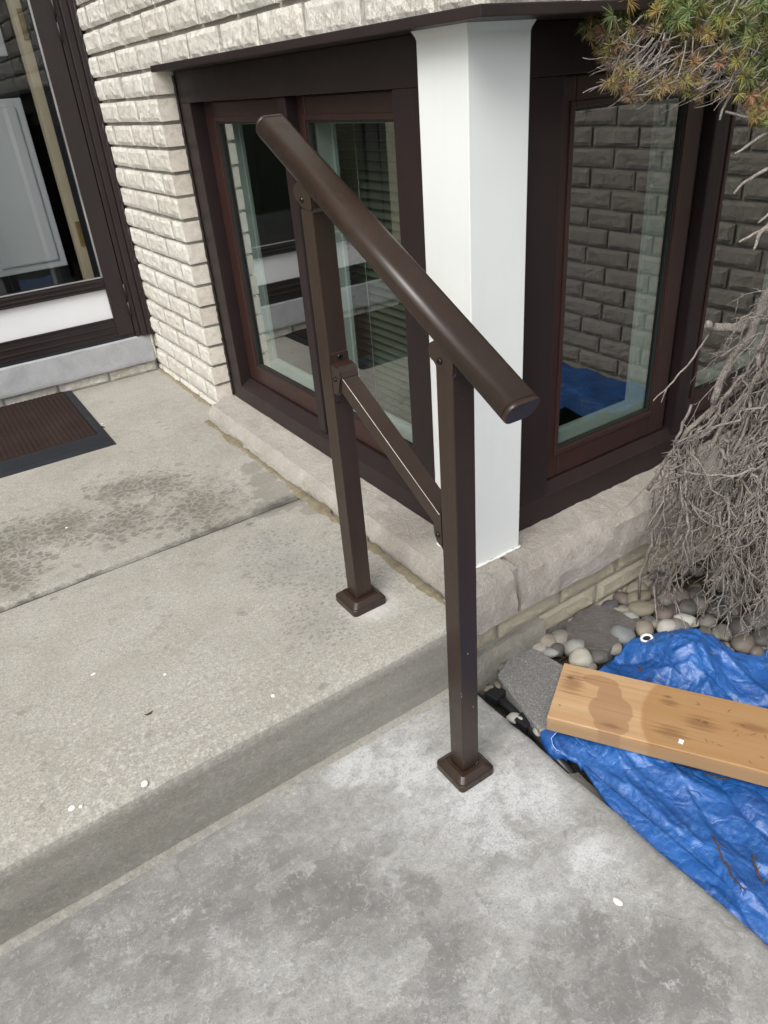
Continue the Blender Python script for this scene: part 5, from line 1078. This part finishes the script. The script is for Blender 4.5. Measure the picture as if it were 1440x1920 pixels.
def twigs(path, r0, dens, ln):
    for q_i in range(2, len(path) - 1):
        for _ in range(dens):
            if rb.random() < 0.55:
                q = path[q_i]; d = (path[q_i + 1] - path[q_i - 1]).normalized()
                side = Vector((rb.uniform(-1, 1), rb.uniform(-1, 1), rb.uniform(-0.7, 0.35))); d2 = (d * rb.uniform(.4, 1.1) + side * 0.8).normalized(); l_ = rb.uniform(.3, 1) * ln
                pts = [q]; p_ = q
                for s_ in range(4): d2 = (d2 + Vector((0, 0, -0.10)) + noise.noise_vector(p_ * 80) * 0.45).normalized(); p_ = p_ + d2 * l_ / 4; pts.append(p_)
                if not all(safe(p) for p in pts): continue
                tube(vs, fs, pts, [r0 * .62, r0 * .55, r0 * .5, r0 * .42, r0 * .36], 3)
                if rb.random() < .5 and ln > .02:
                    q2 = pts[2]; d3 = (d2 + Vector((rb.uniform(-1, 1), rb.uniform(-1, 1), rb.uniform(-.6, .3)))).normalized(); p3 = q2 + d3 * l_ * .4; tube(vs, fs, [q2, q2.lerp(p3, .5) + noise.noise_vector(q2 * 90) * .002, p3], [r0 * .45, r0 * .4, r0 * .32], 3)
                for kk in range(2):  # knobbly spur shoots
                    kp = pts[rb.randrange(1, 4)]; tube(vs, fs, [kp, kp + Vector((rb.uniform(-1, 1), rb.uniform(-1, 1), rb.uniform(-1, 1))).normalized() * rb.uniform(.002, .005)], [r0 * .75, r0 * .6], 3)
stems = []
def jag(S_, E_, bul, n, w):
    P_ = strand(S_, E_, bul, .002, n, w); return [p for p in P_ if safe(p)]
for i in range(34):       # forking stems, each an object of its own
    s_ = (i + rb.random()) / 34
    top = Vector((0.585 + rb.uniform(-.05, .05), -0.19 + rb.uniform(-.10, .08), rb.uniform(0.36, 0.58))) if i % 3 else Vector((0.51 + rb.uniform(-.03, .05), -0.13 + rb.uniform(-.14, .10), rb.uniform(0.20, 0.40)))
    dpt = abs(rb.gauss(0, .05)); end = Vector((0.425 + s_ * 0.095 + dpt, 0.02 - s_ * 0.39 - dpt * .2, rb.uniform(-.22, .05)))
    P_ = jag(top, end, Vector((-0.075, -0.01, 0.05)), 22, .010)
    if len(P_) < 10: continue
    r_ = rb.choice((.0026, .003, .0036, .0045, .006, .0072)); sv, sf = [], []; tube(sv, sf, P_, [r_ * (1 - .6 * k / len(P_)) * (1 + .3 * noise.noise(P_[k] * 120)) for k in range(len(P_))], 6)
    for q in range(3):    # forks
        k = rb.randrange(3, len(P_) - 4); E2_ = P_[k] + Vector((rb.uniform(-.05, .03), rb.uniform(-.07, .07), -rb.uniform(.10, .26)))
        Q_ = jag(P_[k], E2_, Vector((rb.uniform(-.04, .02), rb.uniform(-.03, .03), .01)), 13, .008)
        if len(Q_) > 5: tube(sv, sf, Q_, [r_ * (.62 - .36 * j / len(Q_)) for j in range(len(Q_))], 5); stems.append((Q_, r_ * .5))
    stems.append((P_, r_)); tp(link('branch', mesh('branch', sv, sf, True), 'limb', tree))
for P_, r_ in stems: twigs(P_, max(.0015, min(.0025, r_ * .6)), 2, 0.055)
for i in range(105):
    s_ = rb.random(); dpt = abs(rb.gauss(0, 0.07)); st_ = rb.choice(stems)[0]; top = st_[rb.randrange(0, max(1, len(st_) // 2))]
    end = Vector((0.415 + s_ * 0.095 + dpt * 0.8 + rb.uniform(-.014, .014), 0.03 - s_ * 0.40 - dpt * .3 + rb.uniform(-.012, .012), -0.238 + abs(rb.gauss(0, 0.14)) + max(0, .08 - s_ * .25)))
    if top.z < end.z + 0.06 or (top - end).length > .42: continue
    P_ = jag(top, end, Vector((-0.05 - rb.random() * .03, 0, 0.03)), 16, rb.choice((.008, .012, .016)))
    if len(P_) < 5: continue
    r_ = rb.choice((0.0012, 0.0017, 0.0023, 0.0032)); tube(vs, fs, P_, [r_ * (1 - .5 * k / len(P_)) for k in range(len(P_))], 4); twigs(P_, max(.0010, r_ * .75), 2, 0.045)
for i in range(34):      # shorter sprays at the top of the dead skirt, reaching out to the left
    S_ = Vector((0.53 + rb.uniform(-.04, .05), -0.12 + rb.uniform(-.08, .05), rb.uniform(0.40, 0.58))); E_ = S_ + Vector((-rb.uniform(.02, .09), rb.uniform(-.02, .08), -rb.uniform(.0, .20)))
    P_ = strand(S_, E_, Vector((-.02, 0, .02)), .001, 9)
    if all(safe(p) for p in P_): r_ = rb.uniform(.0007, .0016); tube(vs, fs, P_, [r_ * (1 - .5 * k / 10) for k in range(len(P_))], 4); twigs(P_, r_, 2, 0.035)
o = tp(link('dead_twigs', mesh('dead_twigs', vs, fs, True), 'twig', tree)); o['kind'] = 'stuff'
# one long bare twig reaching across the window, and two shorter ones
for pts, r_ in (([(0.49, -0.045, 0.47), (0.465, -0.035, 0.42), (0.435, -0.028, 0.39), (0.405, -0.022, 0.365), (0.380, -0.02, 0.352), (0.368, -0.02, 0.346)], .0020), ([(0.405, -0.022, 0.365), (0.395, -0.024, 0.352), (0.388, -0.025, 0.338)], .0012), ([(0.43, 0.0, 0.13), (0.385, -0.005, 0.118), (0.35, -0.012, 0.112), (0.312, -0.02, 0.109)], .0021), ([(0.40, -0.06, -0.12), (0.388, -0.08, -0.16), (0.375, -0.10, -0.195)], .0016), ([(0.43, -0.10, -0.15), (0.40, -0.16, -0.19), (0.392, -0.19, -0.205), (0.385, -0.225, -0.20), (0.375, -0.25, -0.185)], .0013)):
    P_ = [Vector(p) for p in pts]; f_ = []
    for i in range(len(P_) - 1):
        for k in range(4): q = P_[i].lerp(P_[i + 1], k / 4); f_.append(q + noise.noise_vector(q * 50) * 0.0022)
    f_.append(P_[-1]); tp(tube_obj('twig', f_, [r_ * (1.1 - .5 * i / len(f_)) for i in range(len(f_))], 'limb', tree, 6))
# needle crown: tufts on twigs. local frame u (along the bough, to the right), v (downwards), n (into depth)
O_ = Vector((0.236, 0.100, 0.998)); U_ = Vector((0.254, -0.173, -0.023)); V_ = Vector((-0.066, -0.075, -0.165)); N_ = Vector((0.74, 0.66, 0.0))
POLY = [Vector(p) for p in [(0.01, -0.3), (-0.015, 0.0), (0.02, 0.14), (0.09, 0.2), (0.10, 0.42), (0.20, 0.55), (0.32, 0.58), (0.49, 0.44), (0.58, 0.62), (0.68, 0.50), (0.77, 0.47), (0.86, 0.68), (0.93, 0.84), (1.0, 0.9), (1.3, 1.2), (1.5, 0.3), (1.4, -0.7), (0.0, -0.7)]]
def in_poly(p):
    c = False
    for i in range(len(POLY)):
        a, b = POLY[i], POLY[i - 1]
        if (a.y > p.y) != (b.y > p.y) and p.x < (b.x - a.x) * (p.y - a.y) / (b.y - a.y) + a.x: c = not c
    return c
nv, nf, ncol = [], [], []; tv, tf = [], []
GREENS = [(0.165, 0.195, 0.06), (0.21, 0.23, 0.072), (0.135, 0.17, 0.066), (0.25, 0.25, 0.085), (0.17, 0.19, 0.08)]
BROWNS = [(0.25, 0.17, 0.075), (0.29, 0.21, 0.09), (0.20, 0.135, 0.075), (0.28, 0.225, 0.09), (0.17, 0.12, 0.075)]
YELL = [(0.31, 0.275, 0.085), (0.26, 0.24, 0.08), (0.34, 0.26, 0.08)]
def tuft(c, d, colr, ln, cnt_):
    u = d.orthogonal().normalized(); v = d.cross(u)
    for k in range(cnt_):
        th_ = rb.uniform(0, 6.283); ph = math.acos(rb.uniform(-0.25, 1.0)); dirn = (d * math.cos(ph) + (u * math.cos(th_) + v * math.sin(th_)) * math.sin(ph)).normalized()
        l_ = ln * rb.uniform(.7, 1.1); w_ = dirn.orthogonal().normalized(); w_ = (Matrix.Rotation(rb.uniform(0, 3.14), 3, dirn) @ w_) * 0.00046
        droop = Vector((0, 0, -0.10 * l_)); b = len(nv); m_ = c + dirn * l_ * .55 + droop * .3; e_ = c + dirn * l_ + droop
        nv.extend([c - w_ * .7, c + w_ * .7, m_ + w_, e_, m_ - w_]); nf.append((b, b + 1, b + 2, b + 4)); nf.append((b + 4, b + 2, b + 3))
        f = rb.uniform(.75, 1.25); q = tuple(x * f for x in colr); ncol.extend([q] * 5)
placed = 0; tr = 0
while placed < 1150 and tr < 20000:
    tr += 1; u = rb.uniform(-.03, 1.45); v = rb.uniform(-.65, 1.15)
    if not in_poly(Vector((u, v))): continue
    hole = math.exp(-(((u - .36) / .17) ** 2 + ((v - .16) / .17) ** 2)) + math.exp(-(((u - .70) / .09) ** 2 + ((v - .36) / .15) ** 2)) * .8
    if rb.random() < hole * 0.93: continue
    dep = rb.gauss(0, .045)
    P_ = O_ + U_ * u + V_ * v + N_ * dep
    if P_.y > 0.105: P_.y = 0.105 - rb.random() * .03
    g_ = (u - .60) * 1.6 - v * 0.9 + (0.75 if v < -.05 else 0) + (0.35 if u < .22 and v < .05 else 0) + rb.gauss(0, .28) - .14
    if u > .72 and v < .42: g_ += .35
    colr = rb.choice(GREENS) if g_ > .25 else (rb.choice(YELL) if g_ > -.05 else rb.choice(BROWNS))
    d = (Vector((-0.5, -0.55, -0.15)) + Vector((rb.gauss(0, .55), rb.gauss(0, .55), rb.gauss(0, .5)))).normalized()
    tuft(P_, d, tuple(x * rb.uniform(.75, 1.15) for x in colr), rb.uniform(.018, .025) if g_ > -.05 else rb.uniform(.013, .020), 60 if g_ > -.05 else 44); placed += 1
    if rb.random() < .6:
        q = P_ + Vector((rb.uniform(.03, .09), rb.uniform(-.04, .03), rb.uniform(-.01, .05))); mm = P_.lerp(q, .5) + Vector((0, 0, rb.uniform(-.012, .012))); tube(tv, tf, [P_, mm, q], [.0009, .0012, .0015], 4)
me = mesh('needles', nv, nf); ca = me.color_attributes.new('col', 'FLOAT_COLOR', 'POINT')
ca.data.foreach_set('color', [x for q in ncol for x in (*q, 1.0)])
o = tp(link('needles', me, 'needle', tree)); o['kind'] = 'stuff'
for i in range(150):     # fine bare twigs inside the browned bough, swept to the left and down
    u = rb.uniform(.22, .95); v = rb.uniform(-.05, .35); S_ = O_ + U_ * u + V_ * v + N_ * rb.gauss(0, .03); E_ = S_ + U_ * rb.uniform(-.28, -.05) + V_ * rb.uniform(.05, .35) + N_ * rb.gauss(0, .02)
    P_ = strand(S_, E_, V_ * rb.uniform(-.05, .2), .001, 9, .003)
    if max(p.y for p in P_) > .11: continue
    r_ = rb.uniform(.0005, .0013); tube(tv, tf, P_, [r_ * (1.2 - .6 * k / 9) for k in range(10)], 4)
for (a, b, c_) in (((1.5, .1), (1.0, .0), (.35, .25)), ((1.4, .5), (.95, .35), (.55, .45)), ((1.3, .2), (.80, .18), (.72, .75)), ((1.2, -.3), (.6, -.2), (.05, .05)), ((.62, .1), (.60, .35), (.45, .50)), ((.28, .08), (.27, .32), (.33, .44)), ((.70, .12), (.70, .30), (.58, .47)), ((1.4, .9), (1.1, .8), (.75, .68)), ((1.45, 1.3), (1.1, 1.35), (.93, 1.62)), ((1.3, .6), (1.0, .8), (.80, 1.045)), ((1.3, .95), (1.0, 1.05), (.79, 1.38)), ((1.35, 1.5), (1.0, 1.62), (.82, 1.8)), ((1.0, 1.62), (.92, 1.7), (.90, 1.86))):
    A0, B0, C0 = [O_ + U_ * p[0] + V_ * p[1] for p in (a, b, c_)]
    P_ = [A0 * (1 - t_) ** 2 + B0 * 2 * t_ * (1 - t_) + C0 * t_ ** 2 + noise.noise_vector((A0 + (C0 - A0) * t_) * 40) * .004 for t_ in [k / 14 for k in range(15)]]
    tp(tube_obj('branch', P_, [.0042 * (1 - .75 * k / 14) + .0008 for k in range(15)], 'limb', tree, 7))
o = tp(link('crown_twigs', mesh('crown_twigs', tv, tf, True), 'twig', tree)); o['kind'] = 'stuff'
# boughs that carry the crown, from the trunk to the spray of needles
E0 = O_ + U_ * 1.35 + V_ * .1
for (z_, tgt) in ((0.90, E0), (1.0, O_ + U_ * 1.2 + V_ * -.35), (0.80, O_ + U_ * 1.3 + V_ * .8)):
    A0 = Vector((0.81, -0.455, z_)); B0 = A0.lerp(tgt, .5) + Vector((0, 0, .05)); P_ = [A0 * (1 - k / 12) ** 2 + B0 * 2 * (k / 12) * (1 - k / 12) + tgt * (k / 12) ** 2 for k in range(13)]
    tp(tube_obj('branch', P_, [.013 * (1 - .6 * k / 12) for k in range(13)], 'bark', tree, 8))
nv, nf, ncol = [], [], []
for i in range(420):
    t_ = rb.random(); P_ = Vector((0.79, -0.46, 1.06)).lerp(E0 + Vector((.05, -.02, .08)), t_) + Vector((rb.gauss(0, .09), rb.gauss(0, .09), abs(rb.gauss(0, .07)) - .02))
    if P_.y > -.10 or P_.x < .56: continue
    d = (Vector((-.2, -.5, .2)) + Vector((rb.gauss(0, .6), rb.gauss(0, .6), rb.gauss(0, .5)))).normalized(); tuft(P_, d, rb.choice(GREENS), .022, 36)
me = mesh('needles', nv, nf); ca = me.color_attributes.new('col', 'FLOAT_COLOR', 'POINT'); ca.data.foreach_set('color', [x for q in ncol for x in (*q, 1.0)])
o = tp(link('needles', me, 'needle', tree)); o['kind'] = 'stuff'

# ------------------------------------------------------------------ small litter
def bit(x, y, z, rx, ry, rz, label, name='pebble', cat='pebble', mat='chip', rot=0.0, grp=None):
    me = STM[random.randrange(8)].copy(); me.materials.clear(); me.materials.append(M[mat]); o = bpy.data.objects.new(name, me); C.objects.link(o); o.location = (x, y, z); o.scale = (rx, ry, rz); o.rotation_euler = (0, 0, rot); return tag(o, label, cat, grp)
bit(-0.257, -0.508, -0.208, 0.0085, 0.0055, 0.0035, 'lone oval white pebble lying on the cement walkway', rot=R(100))
bit(-0.826, 0.014, 0.0, 0.0062, 0.0068, 0.002, 'largest white stone chip at the worn step edge')
bit(-0.938, 0.040, 0.0005, 0.0055, 0.0058, 0.002, 'white chip left of the largest one at the step edge')
bit(-0.925, 0.034, 0.0005, 0.0038, 0.0036, 0.0018, 'smaller white chip touching distance from its pair at the step edge')
bit(-0.565, 0.06, 0.001, 0.0036, 0.0046, 0.0015, 'small pale chip on the step, right half, near the nose')
bit(-0.708, 0.247, 0.001, 0.0032, 0.0032, 0.0012, 'tiny pale chip in the middle of the step slab')
bit(-0.823, 0.34, 0.001, 0.0050, 0.0035, 0.0010, 'flat pale chip on the left part of the step slab')
bit(-0.441, 1.643, 0.001, 0.0030, 0.0028, 0.0014, 'tiny white crumb on the landing beside the doormat')
bit(-0.723, 0.976, 0.001, 0.0040, 0.0030, 0.0012, 'tiny white crumb among the dark damp spots')
lf = mesh('leaf_fragment', [(-0.008, 0.002, 0.003), (-0.003, -0.003, 0.001), (0.004, -0.003, 0.001), (0.009, 0.002, 0.004), (0.004, 0.002, 0.002), (-0.003, 0.002, 0.0015), (0.0, -0.0035, 0.0022)], [(0, 1, 5), (1, 6, 2, 4, 5), (2, 3, 4)])
o = link('leaf_fragment', lf, 'leaf'); o.location = (-0.769, 0.163, 0.0); tag(o, 'small curled dark leaf scrap lying on the step slab', 'leaf')
vs, fs = [], []; tube(vs, fs, [(-0.475 + 0.012, 1.62, 0.002), (-0.452, 1.612, 0.004), (-0.445, 1.602, 0.002)], [0.0022, 0.003, 0.002], 5); o = link('twig', mesh('twig', vs, fs), 'leaf'); tag(o, 'short brown twig on the landing beside the doormat', 'twig')
sc_ = bmesh.new(); add_box(sc_, -0.005, 0.005, -0.0045, 0.0045, 0, 0.0022, 0.0006); o = bm_obj('foam_crumb', sc_, 'grommet'); o.location = on_plank(0.255, -0.063) + Vector((0, 0, 0.0005)); o.rotation_euler = (0, 0, .4); tag(o, 'tiny square white crumb near the front edge of the plank', 'crumb')
def drape(name, pts, r_, label, mat='dryneedle', onp=False):
    vs, fs = [], []; P_ = []
    for i in range(len(pts) - 1):
        for k in range(6):
            t_ = k / 6; x = pts[i][0] * (1 - t_) + pts[i + 1][0] * t_; y = pts[i][1] * (1 - t_) + pts[i + 1][1] * t_
            x += .002 * noise.noise(Vector((x * 90, y * 90, 0))); z = (tarp_h(x, y) if not onp else -0.170) + r_ * 1.3; P_.append(Vector((x, y, z)))
    tube(vs, fs, P_, r_, 5)
    for p in P_:
        for q in range(2):
            e = p + Vector((rb.uniform(-1, 1), rb.uniform(-1, 1), rb.uniform(0, .5))).normalized() * rb.uniform(.004, .010); tube(vs, fs, [p, e], [r_ * .6, r_ * .4], 3)
    o = link(name, mesh(name, vs, fs), mat); return tag(o, label, 'twig')
drape('needle_sprig', [(-0.031, -0.527), (-0.056, -0.559), (-0.076, -0.592), (-0.083, -0.621)], 0.0012, 'long dry brown needle sprig lying on the front of the blue tarp')
drape('needle_sprig', [(-0.005, -0.585), (-0.025, -0.607), (-0.04, -0.631)], 0.0014, 'short dry brown sprig at the right edge of the tarp front')
drape('needle_sprig', [(0.200, -0.203), (0.19, -0.228), (0.178, -0.25)], 0.0012, 'dry reddish sprig on the tarp just behind the plank')
drape('needle_sprig', [(0.222, -0.165), (0.208, -0.178)], 0.0009, 'tiny dry sprig on the tarp below the grommet')
drape('needle_sprig', [(0.085, -0.43), (0.11, -0.47)], 0.0012, 'dry brown sprig on the tarp below the plank at the right picture edge')
vs, fs = [], []
for i in range(34):
    p = on_plank(rb.uniform(.27, .62), rb.uniform(-.07, .075)) + Vector((0, 0, .0014)); a = rb.uniform(0, 6.28); l_ = rb.uniform(.005, .013); d = Vector((math.cos(a), math.sin(a), 0.02)); tube(vs, fs, [p, p + d * l_ * .5 + Vector((d.y, -d.x, 0)) * l_ * .1, p + d * l_], .00036, 3)
o = link('fallen_needles', mesh('fallen_needles', vs, fs), 'leaf'); o['label'] = 'dark fallen conifer needles scattered on the plank'; o['category'] = 'needles'; o['kind'] = 'stuff'
